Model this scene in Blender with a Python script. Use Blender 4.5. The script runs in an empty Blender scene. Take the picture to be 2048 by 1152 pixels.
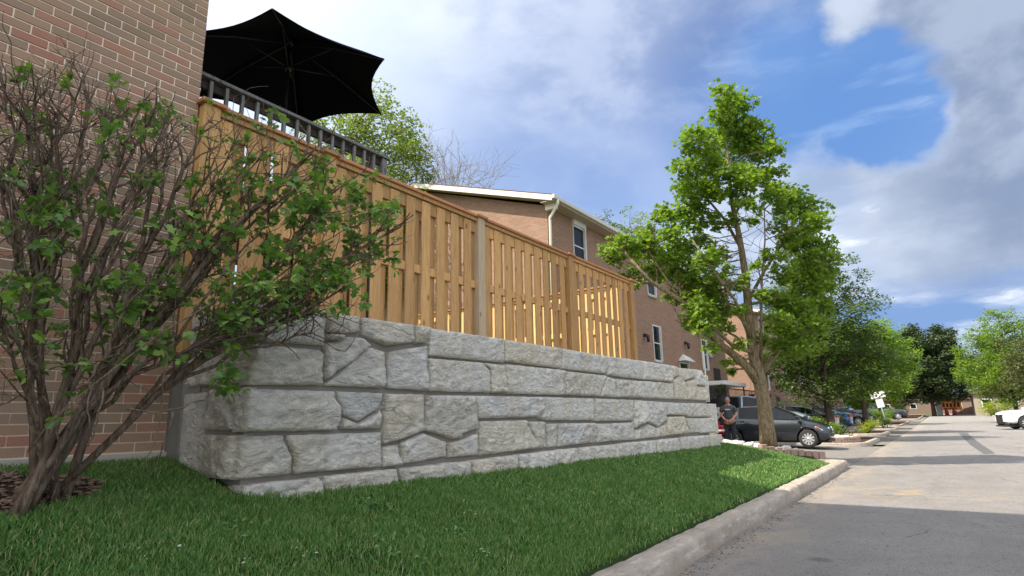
import bpy, bmesh, math, random
import numpy as np
from mathutils import Vector, Matrix, noise
from mathutils.geometry import delaunay_2d_cdt

random.seed(7)
rng = np.random.default_rng(7)
PI = math.pi
S = bpy.context.scene
COL = S.collection

# ---------------------------------------------------------------- camera
# world axes: X along the street, Y to the left of it (towards the houses), Z up; the lens is at the origin
CAM_R = ((0.57216, -0.81990, -0.01988), (0.16426, 0.13832, -0.97667), (0.80352, 0.55555, 0.21382))
FPX = 1206.68
cd = bpy.data.cameras.new('camera')
cam = bpy.data.objects.new('camera', cd)
COL.objects.link(cam)
r_, d_, f_ = (Vector(v) for v in CAM_R)
cam.matrix_world = Matrix(((r_.x, -d_.x, -f_.x, 0), (r_.y, -d_.y, -f_.y, 0), (r_.z, -d_.z, -f_.z, 0), (0, 0, 0, 1)))
cd.sensor_width = 36
cd.lens = 36 * FPX / 2048
cd.clip_start = 0.05
cd.clip_end = 3000
S.camera = cam

# ---------------------------------------------------------------- light
SUN_EL, TRAV = math.radians(49.5), (0.796, -0.606)
sun_dir = Vector((-TRAV[0] * math.cos(SUN_EL), -TRAV[1] * math.cos(SUN_EL), math.sin(SUN_EL)))  # towards the sun
ld = bpy.data.lights.new('sun', 'SUN')
ld.energy = 2.5
ld.angle = math.radians(0.55)
ld.color = (1.0, 0.93, 0.82)
lo = bpy.data.objects.new('sun', ld)
lo.rotation_euler = sun_dir.to_track_quat('Z', 'Y').to_euler()
lo.location = (0, 0, 60)
COL.objects.link(lo)

S.view_settings.view_transform = 'Standard'
S.view_settings.look = 'None'
S.view_settings.gamma = 1
S.view_settings.use_curve_mapping = False
S.view_settings.exposure = 1.62

def ray(px, py):
    v = r_ * ((px - 1024) / FPX) + d_ * ((py - 576) / FPX) + f_
    return v
def onX(px, py, x): v = ray(px, py); return v * (x / v.x)
def onY(px, py, y): v = ray(px, py); return v * (y / v.y)
def onZ(px, py, z): v = ray(px, py); return v * (z / v.z)

world = bpy.data.worlds.new('World')
S.world = world
world.use_nodes = True
NT = world.node_tree
for n in list(NT.nodes): NT.nodes.remove(n)

class G:
    """tiny node-graph helper"""
    def __init__(s, nt): s.nt = nt
    def n(s, t, **kw):
        nd = s.nt.nodes.new(t)
        for k, v in kw.items():
            if k.startswith('i_'):
                key = k[2:]
                nd.inputs[int(key) if key.isdigit() else key.replace('_', ' ')].default_value = v
            else: setattr(nd, k, v)
        return nd
    def l(s, a, b): s.nt.links.new(a, b)
    def val(s, x, sock):
        if hasattr(x, 'is_linked') or isinstance(x, bpy.types.NodeSocket): s.l(x, sock)
        elif x is not None: sock.default_value = x
    def math(s, op, a, b=None, c=None, clamp=False):
        nd = s.nt.nodes.new('ShaderNodeMath'); nd.operation = op; nd.use_clamp = clamp
        s.val(a, nd.inputs[0]); s.val(b, nd.inputs[1]); s.val(c, nd.inputs[2])
        return nd.outputs[0]
    def vmath(s, op, a, b=None):
        nd = s.nt.nodes.new('ShaderNodeVectorMath'); nd.operation = op
        s.val(a, nd.inputs[0]); s.val(b, nd.inputs[1])
        return nd.outputs['Value'] if op in ('DOT_PRODUCT', 'LENGTH', 'DISTANCE') else nd.outputs[0]
    def noise(s, vec, scale, detail=4, rough=0.55, dist=0.0, out='Fac', lac=2.0):
        nd = s.nt.nodes.new('ShaderNodeTexNoise')
        if vec is not None: s.l(vec, nd.inputs['Vector'])
        nd.inputs['Scale'].default_value = scale; nd.inputs['Detail'].default_value = detail
        nd.inputs['Roughness'].default_value = rough; nd.inputs['Distortion'].default_value = dist
        nd.inputs['Lacunarity'].default_value = lac
        return nd.outputs[out]
    def vor(s, vec, scale, feature='F1', out='Distance'):
        nd = s.nt.nodes.new('ShaderNodeTexVoronoi'); nd.feature = feature
        if vec is not None: s.l(vec, nd.inputs['Vector'])
        nd.inputs['Scale'].default_value = scale
        return nd.outputs[out]
    def ramp(s, fac, stops, interp='LINEAR'):
        nd = s.nt.nodes.new('ShaderNodeValToRGB'); cr = nd.color_ramp; cr.interpolation = interp
        while len(cr.elements) < len(stops): cr.elements.new(0.5)
        for e, (p, c) in zip(cr.elements, stops):
            e.position = p; e.color = tuple(c) + (1,) if len(c) == 3 else c
        s.val(fac, nd.inputs[0]); return nd.outputs[0]
    def mix(s, fac, a, b, mode='MIX'):
        nd = s.nt.nodes.new('ShaderNodeMix'); nd.data_type = 'RGBA'; nd.blend_type = mode
        s.val(fac, nd.inputs[0])
        for x, i in ((a, 6), (b, 7)):
            if isinstance(x, tuple): nd.inputs[i].default_value = tuple(x) + (1,) if len(x) == 3 else x
            else: s.l(x, nd.inputs[i])
        return nd.outputs[2]
    def smooth(s, x, a, b):
        nd = s.nt.nodes.new('ShaderNodeMapRange'); nd.interpolation_type = 'SMOOTHSTEP'
        s.val(x, nd.inputs[0]); nd.inputs[1].default_value = a; nd.inputs[2].default_value = b
        return nd.outputs[0]
    def mapping(s, vec, scale=(1, 1, 1), rot=(0, 0, 0), loc=(0, 0, 0)):
        nd = s.nt.nodes.new('ShaderNodeMapping'); s.l(vec, nd.inputs[0])
        nd.inputs['Scale'].default_value = scale; nd.inputs['Rotation'].default_value = rot; nd.inputs['Location'].default_value = loc
        return nd.outputs[0]

def build_world():
    g = G(NT)
    tc = g.n('ShaderNodeTexCoord'); d = tc.outputs['Generated']
    sky = g.n('ShaderNodeTexSky'); sky.sky_type = 'NISHITA'; sky.sun_disc = False
    sky.sun_elevation = SUN_EL
    sky.sun_rotation = math.atan2(sun_dir.x, sun_dir.y)
    sky.air_density = 1.2; sky.dust_density = 0.6; sky.ozone_density = 2.5
    sep = g.n('ShaderNodeSeparateXYZ'); g.l(d, sep.inputs[0])
    zz = g.math('MAXIMUM', g.math('ADD', sep.outputs[2], 0.10), 0.06)
    inv = g.math('DIVIDE', 1.0, zz)
    comb = g.n('ShaderNodeCombineXYZ')
    g.l(g.math('MULTIPLY', sep.outputs[0], inv), comb.inputs[0]); g.l(g.math('MULTIPLY', sep.outputs[1], inv), comb.inputs[1])
    p = comb.outputs[0]                                                   # point on a flat cloud deck
    q = g.mapping(d, (1.0, 1.0, 1.35))
    wv = g.noise(q, 5.0, 10, 0.58, 0.0, out='Color')
    wl = g.noise(q, 2.2, 5, 0.50, 0.0, out='Color')
    off = g.vmath('SUBTRACT', wv, (.5, .5, .5)); offl = g.vmath('SUBTRACT', wl, (.5, .5, .5))
    wd = g.vmath('NORMALIZE', g.vmath('ADD', d, g.vmath('MULTIPLY', offl, (.45, .45, .35))))
    wf = g.vmath('NORMALIZE', g.vmath('ADD', g.vmath('ADD', d, g.vmath('MULTIPLY', off, (.17, .17, .17))), g.vmath('MULTIPLY', offl, (.16, .16, .12))))
    def near(px, py, rad, soft, dd=None):
        c = ray(px, py).normalized()
        return g.smooth(g.vmath('DOT_PRODUCT', wd if dd is None else dd, tuple(c)), math.cos(rad + soft), math.cos(max(rad - soft, 0)))
    mx = lambda *a: a[0] if len(a) == 1 else g.math('MAXIMUM', a[0], mx(*a[1:]))
    mul = lambda a, b: g.math('MULTIPLY', a, b)
    inv1 = lambda a: g.math('SUBTRACT', 1.0, a)
    big = g.noise(q, 1.9, 5, 0.50, 0.2)
    mid = g.noise(g.mapping(d, (1.0, 1.0, 1.7), (0, 0, .4)), 5.5, 9, 0.56, 0.15)
    streak = g.noise(g.mapping(d, (1.0, 1.0, 4.2), (.06, 0, .2)), 3.2, 8, 0.55, 0.2)
    blue = g.mix(1.0, sky.outputs[0], (0.20, 0.40, 0.66), 'MULTIPLY')
    # thin veil: smooth, brighter to the left, thinner in the middle
    hole = mx(mul(near(1560, 190, .13, .18, d), .80), mul(near(1250, 260, .12, .28, d), .50), mul(near(1200, 395, .03, .10), .55), mul(near(1280, 392, .02, .08), .5), mul(near(1000, 300, .15, .3, d), .22), mul(near(-900, 500, .35, .5), .5), mul(near(3300, 200, .3, .4), .5))
    hole = mul(hole, g.math('MULTIPLY_ADD', g.smooth(mid, .66, .44), .30, .70))
    veil = g.mix(g.smooth(big, .38, .62), (2.45, 2.95, 4.05), (3.1, 3.5, 4.4))
    veil = g.mix(mul(g.smooth(streak, .50, .66), .22), veil, (3.9, 4.2, 4.8))
    top = mx(near(1180, 20, .15, .06, wf), near(1420, -30, .12, .05, wf), near(960, -10, .10, .06, wf))
    veil = g.mix(mul(top, .65), veil, g.mix(g.smooth(mid, .40, .60), (2.6, 2.85, 3.5), (4.0, 4.25, 4.75)))
    col = g.mix(g.math('MULTIPLY_ADD', hole, -.92, .95), blue, veil)
    # the clear blue opening and the heavy grey cloud to the right of it
    open_ = mx(near(1740, 215, .115, .05, wf), near(1630, 200, .10, .08, wf), near(1810, 190, .08, .03, wf))
    rightm = mx(near(1985, 60, .14, .016, wf), near(2010, 230, .125, .014, wf), near(2320, 250, .30, .03, wf), near(2230, 420, .19, .02, wf), near(1880, -20, .12, .02, wf))
    cut = mx(near(1760, 215, .095, .018, wf), near(1660, 225, .075, .03, wf))
    rightm = mul(rightm, inv1(cut)); open_ = mul(mx(open_, cut), inv1(rightm))
    clear = g.mix(g.smooth(streak, .52, .66), (.62, 1.38, 3.05), (1.25, 2.05, 3.6))
    col = g.mix(mul(open_, .80), col, clear)
    low = mx(near(1880, 440, .155, .03, wf), near(1700, 465, .145, .04, wf), near(2080, 500, .17, .05, wf), near(1560, 560, .13, .06, wf))
    low = mul(low, inv1(cut))
    lowc = g.mix(g.smooth(streak, .40, .60), (1.75, 2.2, 3.05), (2.7, 3.1, 3.9))
    col = g.mix(mul(low, .9), col, lowc)
    lrim = mul(low, inv1(mx(near(1885, 455, .135, .04, wf), near(1710, 480, .12, .04, wf), near(2080, 510, .15, .05, wf), near(1560, 570, .11, .06, wf))))
    col = g.mix(mul(lrim, .75), col, (4.3, 4.6, 5.1))
    grey = g.mix(g.smooth(mid, .40, .60), (1.15, 1.48, 2.2), (1.85, 2.2, 2.9))
    grey = g.mix(mul(g.smooth(big, .46, .62), .5), grey, (2.1, 2.5, 3.25))
    col = g.mix(mul(rightm, .97), col, grey)
    rim = mul(rightm, inv1(mx(near(2010, 50, .11, .03, wf), near(2035, 235, .095, .03, wf), near(2350, 250, .27, .04, wf), near(2250, 430, .16, .03, wf))))
    col = g.mix(mul(rim, g.math('MULTIPLY_ADD', g.smooth(mid, .35, .6), .5, .3)), col, (2.9, 3.25, 3.9))
    hz = inv1(g.smooth(g.math('ADD', sep.outputs[2], mul(g.math('SUBTRACT', streak, .5), .12)), .135, .19))
    storm = g.mix(g.smooth(streak, .50, .62), (.95, 1.62, 3.05), (2.2, 2.75, 3.8))
    eastm = g.smooth(sep.outputs[0], .30, .85)
    col = g.mix(mul(mul(hz, eastm), .95), col, storm)
    puff = mul(g.smooth(streak, .56, .63), mul(g.smooth(mid, .46, .56), mx(near(1900, 520, .22, .05, d), near(1700, 420, .07, .04, d))))
    col = g.mix(mul(puff, .8), col, (4.4, 4.65, 5.1))
    col = g.mix(1.0, col, (.80, .80, .80), 'MULTIPLY')
    # brighter towards the sun; unseen sky behind camera raised to light the shaded wall
    sunny = g.smooth(g.vmath('DOT_PRODUCT', d, tuple(sun_dir)), .10, .97)
    col = g.mix(mul(sunny, .78), col, (6.0, 6.35, 6.9))
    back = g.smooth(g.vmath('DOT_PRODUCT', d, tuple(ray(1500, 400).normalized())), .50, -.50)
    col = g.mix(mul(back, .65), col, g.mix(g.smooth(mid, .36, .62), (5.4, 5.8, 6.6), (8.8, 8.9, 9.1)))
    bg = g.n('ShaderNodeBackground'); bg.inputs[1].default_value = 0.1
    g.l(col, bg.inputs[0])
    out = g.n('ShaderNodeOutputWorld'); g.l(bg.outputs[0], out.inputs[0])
build_world()

# ---------------------------------------------------------------- object helpers
def tag(o, label=None, cat=None, group=None, kind=None):
    if label: o['label'] = label
    if cat: o['category'] = cat
    if group: o['group'] = group
    if kind: o['kind'] = kind
    return o
def thing(name, label, cat, loc=(0, 0, 0), rz=0.0, group=None):
    o = bpy.data.objects.new(name, None); o.empty_display_size = .2
    COL.objects.link(o); o.location = loc; o.rotation_euler = (0, 0, rz)
    return tag(o, label, cat, group)
def link(name, me, parent=None, loc=None, rot=None):
    o = bpy.data.objects.new(name, me); COL.objects.link(o)
    if parent: o.parent = parent
    if loc is not None: o.location = loc
    if rot is not None: o.rotation_euler = rot
    return o
def wloc(o):
    v = Vector((0, 0, 0))
    while o: v += Vector(o.location); o = o.parent
    return v
def copy_tree(o, parent=None):
    c = o.copy(); COL.objects.link(c)
    if parent: c.parent = parent
    for ch in list(o.children): copy_tree(ch, c)
    return c

class MB:
    """collects simple solids; build() links them as one mesh object. World coordinates unless local=True."""
    def __init__(s): s.v = []; s.f = []; s.sm = []
    def add(s, vs, fs, smooth=False):
        k = len(s.v); s.v += [tuple(v) for v in vs]
        s.f += [tuple(i + k for i in f) for f in fs]; s.sm += [smooth] * len(fs)
        return s
    def box(s, x0, x1, y0, y1, z0, z1, M=None, b=0.0):
        if b <= 0:
            vs = [(x, y, z) for z in (z0, z1) for (x, y) in ((x0, y0), (x1, y0), (x1, y1), (x0, y1))]
            fs = [(3, 2, 1, 0), (4, 5, 6, 7), (0, 1, 5, 4), (1, 2, 6, 5), (2, 3, 7, 6), (3, 0, 4, 7)]
        else:                                             # chamfered box
            vs = []; X = (x0, x1); Y = (y0, y1); Z = (z0, z1); idx = {}
            for i in (0, 1):
                for j in (0, 1):
                    for k in (0, 1):
                        sx, sy, sz = 1 - 2 * i, 1 - 2 * j, 1 - 2 * k
                        c = (X[i], Y[j], Z[k])
                        idx[i, j, k, 0] = len(vs); vs.append((c[0], c[1] + sy * b, c[2] + sz * b))
                        idx[i, j, k, 1] = len(vs); vs.append((c[0] + sx * b, c[1], c[2] + sz * b))
                        idx[i, j, k, 2] = len(vs); vs.append((c[0] + sx * b, c[1] + sy * b, c[2]))
            fs = []
            def q(*a):
                p = [Vector(vs[i]) for i in a]; n = (p[1] - p[0]).cross(p[2] - p[0])
                ctr = sum(p, Vector()) / len(p) - Vector(((x0 + x1) / 2, (y0 + y1) / 2, (z0 + z1) / 2))
                fs.append(tuple(a) if n.dot(ctr) > 0 else tuple(reversed(a)))
            for i in (0, 1): q(idx[i, 0, 0, 0], idx[i, 1, 0, 0], idx[i, 1, 1, 0], idx[i, 0, 1, 0])
            for j in (0, 1): q(idx[0, j, 0, 1], idx[1, j, 0, 1], idx[1, j, 1, 1], idx[0, j, 1, 1])
            for k in (0, 1): q(idx[0, 0, k, 2], idx[1, 0, k, 2], idx[1, 1, k, 2], idx[0, 1, k, 2])
            for i in (0, 1):
                for j in (0, 1): q(idx[i, j, 0, 0], idx[i, j, 0, 1], idx[i, j, 1, 1], idx[i, j, 1, 0])
            for i in (0, 1):
                for k in (0, 1): q(idx[i, 0, k, 0], idx[i, 0, k, 2], idx[i, 1, k, 2], idx[i, 1, k, 0])
            for j in (0, 1):
                for k in (0, 1): q(idx[0, j, k, 1], idx[0, j, k, 2], idx[1, j, k, 2], idx[1, j, k, 1])
            for i in (0, 1):
                for j in (0, 1):
                    for k in (0, 1): q(idx[i, j, k, 0], idx[i, j, k, 1], idx[i, j, k, 2])
        if M is not None: vs = [tuple(M @ Vector(v)) for v in vs]
        return s.add(vs, fs)
    def tube(s, pts, rad, n=8, cap=True, smooth=True):
        pts = [Vector(p) for p in pts]
        if not isinstance(rad, (list, tuple)): rad = [rad] * len(pts)
        vs = []; up = None
        for i, p in enumerate(pts):
            t = (pts[min(i + 1, len(pts) - 1)] - pts[max(i - 1, 0)])
            t = t.normalized() if t.length > 1e-9 else Vector((0, 0, 1))
            if up is None: up = t.orthogonal().normalized()
            a = (up - t * up.dot(t)); a = a.normalized() if a.length > 1e-6 else t.orthogonal().normalized()
            up = a; b = t.cross(a)
            for k in range(n):
                th = 2 * PI * k / n; vs.append(p + (a * math.cos(th) + b * math.sin(th)) * rad[i])
        fs = [(i * n + k, i * n + (k + 1) % n, (i + 1) * n + (k + 1) % n, (i + 1) * n + k) for i in range(len(pts) - 1) for k in range(n)]
        if cap: fs += [tuple(reversed(range(n))), tuple(range((len(pts) - 1) * n, len(pts) * n))]
        return s.add(vs, fs, smooth)
    def cyl(s, c0, c1, r0, r1=None, n=16, smooth=True): return s.tube([c0, c1], [r0, r0 if r1 is None else r1], n, True, smooth)
    def poly(s, pts, th):
        """flat polygon given in 3-D, thickened by the vector th"""
        n = len(pts); a = [Vector(p) for p in pts]; b = [p + Vector(th) for p in a]
        return s.add(a + b, [tuple(range(n)), tuple(range(2 * n - 1, n - 1, -1))] + [(i, (i + 1) % n + 0, (i + 1) % n + n, i + n)[::-1] for i in range(n)])
    def build(s, name, m, parent=None, local=False, recalc=True):
        me = bpy.data.meshes.new(name)
        vs = s.v
        if parent is not None and not local:
            w = wloc(parent); vs = [(a - w.x, b - w.y, c - w.z) for a, b, c in vs]
        me.from_pydata(vs, [], s.f); me.polygons.foreach_set('use_smooth', s.sm)
        if recalc:
            bm = bmesh.new(); bm.from_mesh(me); bmesh.ops.recalc_face_normals(bm, faces=bm.faces); bm.to_mesh(me); bm.free()
        if m: me.materials.append(m)
        return link(name, me, parent)

def np_mesh(name, V, F, m, parent=None, smooth=False, local=False):
    """fast mesh from numpy arrays (F: faces x k)"""
    V = np.asarray(V, dtype=np.float32)
    if parent is not None and not local: V = V - np.array(wloc(parent), dtype=np.float32)
    F = np.asarray(F, dtype=np.int32); k = F.shape[1]
    me = bpy.data.meshes.new(name)
    me.vertices.add(len(V)); me.vertices.foreach_set('co', V.ravel())
    me.loops.add(F.size); me.loops.foreach_set('vertex_index', F.ravel())
    me.polygons.add(len(F)); me.polygons.foreach_set('loop_start', np.arange(0, F.size, k, dtype=np.int32))
    me.polygons.foreach_set('loop_total', np.full(len(F), k, dtype=np.int32))
    if smooth: me.polygons.foreach_set('use_smooth', np.ones(len(F), dtype=bool))
    me.update(calc_edges=True)
    if m: me.materials.append(m)
    return link(name, me, parent)

# ---------------------------------------------------------------- materials
def new_mat(name):
    m = bpy.data.materials.new(name); m.use_nodes = True
    nt = m.node_tree; b = nt.nodes['Principled BSDF']
    return m, G(nt), b
def plain(name, col, rough=0.6, metal=0.0, var=0.12, scale=6.0, bump=0.0, bscale=40.0, spec=None, obj_var=0.0):
    m, g, b = new_mat(name)
    tc = g.n('ShaderNodeTexCoord').outputs['Object']
    nz = g.noise(tc, scale, 5, 0.6)
    f = g.math('MULTIPLY_ADD', nz, 2 * var, 1 - var)
    if obj_var:
        f = g.math('MULTIPLY', f, g.math('MULTIPLY_ADD', g.n('ShaderNodeObjectInfo').outputs['Random'], 2 * obj_var, 1 - obj_var))
    cc = g.n('ShaderNodeCombineColor'); [g.l(f, cc.inputs[i]) for i in range(3)]
    c = g.mix(1.0, cc.outputs[0], tuple(col), 'MULTIPLY')
    g.l(c, b.inputs['Base Color']); b.inputs['Roughness'].default_value = rough; b.inputs['Metallic'].default_value = metal
    if spec is not None: b.inputs['Specular IOR Level'].default_value = spec
    if bump:
        bp = g.n('ShaderNodeBump'); bp.inputs['Strength'].default_value = bump; bp.inputs['Distance'].default_value = 0.01
        g.l(g.noise(tc, bscale, 5, 0.65), bp.inputs['Height']); g.l(bp.outputs[0], b.inputs['Normal'])
    return m
def glass_mat(name, tint=(0.008, 0.012, 0.018), rough=0.04, spec=.32):
    m, g, b = new_mat(name)
    b.inputs['Base Color'].default_value = tint + (1,); b.inputs['Roughness'].default_value = rough
    b.inputs['Specular IOR Level'].default_value = spec; b.inputs['IOR'].default_value = 1.4
    return m
def leaf_mat(name, c1, c2, c3, trans=0.35, rough=0.5):
    m, g, b = new_mat(name)
    rnd = g.n('ShaderNodeNewGeometry').outputs['Random Per Island']
    tc = g.n('ShaderNodeTexCoord').outputs['Object']
    c = g.ramp(rnd, [(0.0, c1), (0.5, c2), (1.0, c3)])
    nz = g.smooth(g.noise(tc, 1.3, 3), 0.35, 0.7)
    c = g.mix(g.math('MULTIPLY', nz, 0.45), c, tuple(x * 0.62 for x in c2))
    g.l(c, b.inputs['Base Color']); b.inputs['Roughness'].default_value = rough; b.inputs['Specular IOR Level'].default_value = 0.35
    tr = g.n('ShaderNodeBsdfTranslucent')
    g.l(g.mix(1.0, c, (1.5, 1.6, 0.6), 'MULTIPLY'), tr.inputs[0])
    mx = g.n('ShaderNodeMixShader'); mx.inputs[0].default_value = trans
    g.l(b.outputs[0], mx.inputs[1]); g.l(tr.outputs[0], mx.inputs[2])
    g.l(mx.outputs[0], g.nt.nodes['Material Output'].inputs[0])
    return m
def bump_to(g, b, h, strength=0.5, dist=0.01, prev=None):
    bp = g.n('ShaderNodeBump'); bp.inputs['Strength'].default_value = strength; bp.inputs['Distance'].default_value = dist
    g.l(h, bp.inputs['Height'])
    if prev is not None: g.l(prev, bp.inputs['Normal'])
    g.l(bp.outputs[0], b.inputs['Normal']); return bp.outputs[0]

def brick_colors(g, rnd):
    return g.ramp(rnd, [(0.0, (.33, .205, .140)), (0.24, (.36, .185, .125)), (0.34, (.255, .180, .120)), (0.50, (.35, .225, .145)),
                        (0.68, (.285, .195, .135)), (0.86, (.35, .165, .115)), (0.93, (.32, .22, .15))], 'CONSTANT')
def mat_brick(island):
    m, g, b = new_mat('brick_' + ('island' if island else 'object'))
    rnd = g.n('ShaderNodeNewGeometry').outputs['Random Per Island'] if island else g.n('ShaderNodeObjectInfo').outputs['Random']
    gp = g.n('ShaderNodeNewGeometry').outputs['Position']
    c = brick_colors(g, rnd)
    c = g.mix(g.math('MULTIPLY', g.smooth(g.noise(gp, 9, 5), .35, .75), .35), c, (.32, .22, .16))
    c = g.mix(g.math('MULTIPLY', g.smooth(g.noise(gp, 60, 3), .55, .8), .3), c, (.12, .09, .07))
    g.l(c, b.inputs['Base Color']); b.inputs['Roughness'].default_value = 0.9; b.inputs['Specular IOR Level'].default_value = .2
    bump_to(g, b, g.noise(g.mapping(gp, (1, 1, 3)), 130, 4), 0.5, 0.004)
    return m
M_BRICK_O, M_BRICK_I = mat_brick(False), mat_brick(True)
M_MORTAR = plain('mortar', (.78, .66, .52), .95, var=.12, scale=20, bump=.4, bscale=90)

def mat_far_brick():
    m, g, b = new_mat('far_brick')
    gp = g.n('ShaderNodeNewGeometry').outputs['Position']; s = g.n('ShaderNodeSeparateXYZ'); g.l(gp, s.inputs[0])
    cb = g.n('ShaderNodeCombineXYZ'); g.l(g.math('ADD', s.outputs[0], s.outputs[1]), cb.inputs[0]); g.l(s.outputs[2], cb.inputs[1])
    t = g.n('ShaderNodeTexBrick'); g.l(cb.outputs[0], t.inputs['Vector'])
    t.inputs['Scale'].default_value = 1; t.inputs['Brick Width'].default_value = .2115; t.inputs['Row Height'].default_value = .0684
    t.inputs['Mortar Size'].default_value = .006; t.inputs['Mortar Smooth'].default_value = .3; t.inputs['Bias'].default_value = 0
    t.inputs['Color1'].default_value = (.34, .19, .125, 1); t.inputs['Color2'].default_value = (.245, .15, .102, 1); t.inputs['Mortar'].default_value = (.42, .32, .24, 1)
    c = g.mix(g.math('MULTIPLY', g.smooth(g.noise(gp, 1.2, 5), .3, .75), .3), t.outputs[0], (.36, .25, .19))
    g.l(c, b.inputs['Base Color']); b.inputs['Roughness'].default_value = .92; b.inputs['Specular IOR Level'].default_value = .15
    bump_to(g, b, g.math('SUBTRACT', 1, t.outputs[1]), .9, .012)
    return m
M_FARBRICK = mat_far_brick()

def mat_stone():
    m, g, b = new_mat('cast_stone')
    gp = g.n('ShaderNodeNewGeometry').outputs['Position']; rnd = g.n('ShaderNodeObjectInfo').outputs['Random']
    c = g.ramp(rnd, [(0, (.89, .84, .74)), (.2, (.92, .86, .75)), (.4, (.83, .80, .735)), (.6, (.87, .78, .62)), (.8, (.86, .82, .74)), (1, (.92, .86, .76))])
    c = g.mix(g.math('MULTIPLY', g.smooth(g.noise(gp, 2.2, 6, .6, .6), .42, .70), .55), c, (.76, .63, .44))
    c = g.mix(g.math('MULTIPLY', g.smooth(g.noise(gp, 5.5, 7, .62, .4), .48, .68), .45), c, (.58, .565, .53))
    c = g.mix(g.math('MULTIPLY', g.smooth(g.noise(g.mapping(gp, (1.4, 1.4, 4.0), (.2, .5, 0)), 4, 8, .7, 1.1), .56, .72), .55), c, (.90, .87, .80))
    c = g.mix(g.math('MULTIPLY', g.smooth(g.noise(g.mapping(gp, (1.2, 1.2, 2.6), (.1, .6, .2)), 10, 10, .72, 1.0), .52, .60), .26), c, (.46, .43, .38))
    sz_ = g.n('ShaderNodeSeparateXYZ'); g.l(gp, sz_.inputs[0])
    dirt = g.math('MULTIPLY', g.smooth(g.math('ADD', sz_.outputs[2], g.math('MULTIPLY', g.noise(gp, 6, 5), .22)), -.30, -.56), .45)
    c = g.mix(dirt, c, (.42, .35, .25))
    drip = g.math('MULTIPLY', g.smooth(g.noise(g.mapping(gp, (9, 9, .7)), 1.6, 6, .6), .60, .72), .20)
    c = g.mix(drip, c, (.42, .40, .36))
    c = g.mix(g.smooth(g.noise(gp, 70, 3), .68, .78), c, (.25, .24, .22))
    g.l(c, b.inputs['Base Color']); b.inputs['Roughness'].default_value = .9; b.inputs['Specular IOR Level'].default_value = .2
    h = g.math('ADD', g.noise(g.mapping(gp, (1, 1, 1.9), (.1, .55, .2)), 9, 10, .68, 1.6), g.math('MULTIPLY', g.vor(g.vmath('ADD', g.mapping(gp, (1, 1, 1.8), (.1, .6, .2)), g.vmath('MULTIPLY', g.noise(gp, 6, 5, out='Color'), (.3, .3, .3))), 6, 'DISTANCE_TO_EDGE'), .25))
    rn = g.n('ShaderNodeTexNoise'); rn.noise_type = 'RIDGED_MULTIFRACTAL'; g.l(g.mapping(gp, (1.0, 1.0, 2.4), (.1, .75, .2)), rn.inputs['Vector'])
    rn.inputs['Scale'].default_value = 5.5; rn.inputs['Detail'].default_value = 7; rn.inputs['Roughness'].default_value = .55; rn.inputs['Distortion'].default_value = .5
    h = g.math('ADD', h, g.math('MULTIPLY', rn.outputs[0], .55))
    n1 = bump_to(g, b, h, 1.0, .10)
    bump_to(g, b, g.noise(gp, 160, 4), .35, .004, n1)
    return m
M_STONE = mat_stone()
M_DARKGAP = plain('wall_core', (.22, .20, .175), .95)

def mat_wood(name, a, c2, dark, scale=1.0, knots=True, ov=.16):
    m, g, b = new_mat(name)
    tc = g.n('ShaderNodeTexCoord').outputs['Object']; rnd = g.n('ShaderNodeObjectInfo').outputs['Random']
    off = g.n('ShaderNodeCombineXYZ'); [g.l(g.math('MULTIPLY', rnd, k), off.inputs[i]) for i, k in enumerate((37., 91., 53.))]
    v = g.vmath('ADD', tc, off.outputs[0])
    gr = g.noise(g.mapping(v, (14, 14, .9)), 3.0 * scale, 7, .65, .8)
    c = g.mix(g.smooth(gr, .32, .68), tuple(a), tuple(c2))
    c = g.mix(g.math('MULTIPLY', g.smooth(g.noise(g.mapping(v, (60, 60, 1.5)), 3, 4), .5, .8), .45), c, tuple(dark))
    if knots:
        k = g.vor(g.mapping(v, (5.0, 5.0, 2.6)), 1.0)
        c = g.mix(g.math('MULTIPLY', g.math('SUBTRACT', 1, g.smooth(k, .05, .14)), .75), c, tuple(dark))
    hv = g.math('MULTIPLY_ADD', rnd, 2 * ov, 1 - ov)
    cc = g.n('ShaderNodeCombineColor'); [g.l(hv, cc.inputs[i]) for i in range(3)]
    c = g.mix(1.0, c, cc.outputs[0], 'MULTIPLY')
    g.l(c, b.inputs['Base Color']); b.inputs['Roughness'].default_value = .72; b.inputs['Specular IOR Level'].default_value = .25
    bump_to(g, b, gr, .3, .004)
    return m
M_CEDAR = mat_wood('cedar', (.53, .31, .125), (.39, .215, .082), (.15, .065, .025), ov=.22)
M_CEDAR_SUN = mat_wood('cedar_sunlit', (.78, .53, .24), (.68, .42, .17), (.35, .18, .07))  # lighter copy of the cedar, sunlight put into its colour for the return fence
M_CEDAR_RED = mat_wood('cedar_cap', (.46, .22, .10), (.38, .17, .075), (.15, .06, .03), knots=False)
M_GREYPOST = mat_wood('treated_post', (.42, .33, .22), (.36, .27, .17), (.16, .1, .06))
M_OLDWOOD = mat_wood('weathered_wood', (.21, .205, .195), (.13, .128, .12), (.06, .055, .05))
M_DARKWOOD = mat_wood('dark_stained_wood', (.05, .035, .03), (.035, .025, .022), (.015, .012, .01), knots=False)
M_TRIM = plain('cream_trim', (.66, .62, .49), .45, var=.05)
M_WHITE = plain('white_trim', (.68, .67, .63), .45, var=.05)
M_GUTTER = plain('gutter_trim', (.58, .54, .47), .4, var=.06)
M_SOFFIT = plain('soffit', (.42, .35, .26), .6, var=.06)
M_SHINGLE = plain('roof_shingle', (.12, .065, .05), .95, var=.4, scale=12, bump=.6, bscale=30)
M_GLASS = glass_mat('window_glass')
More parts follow.
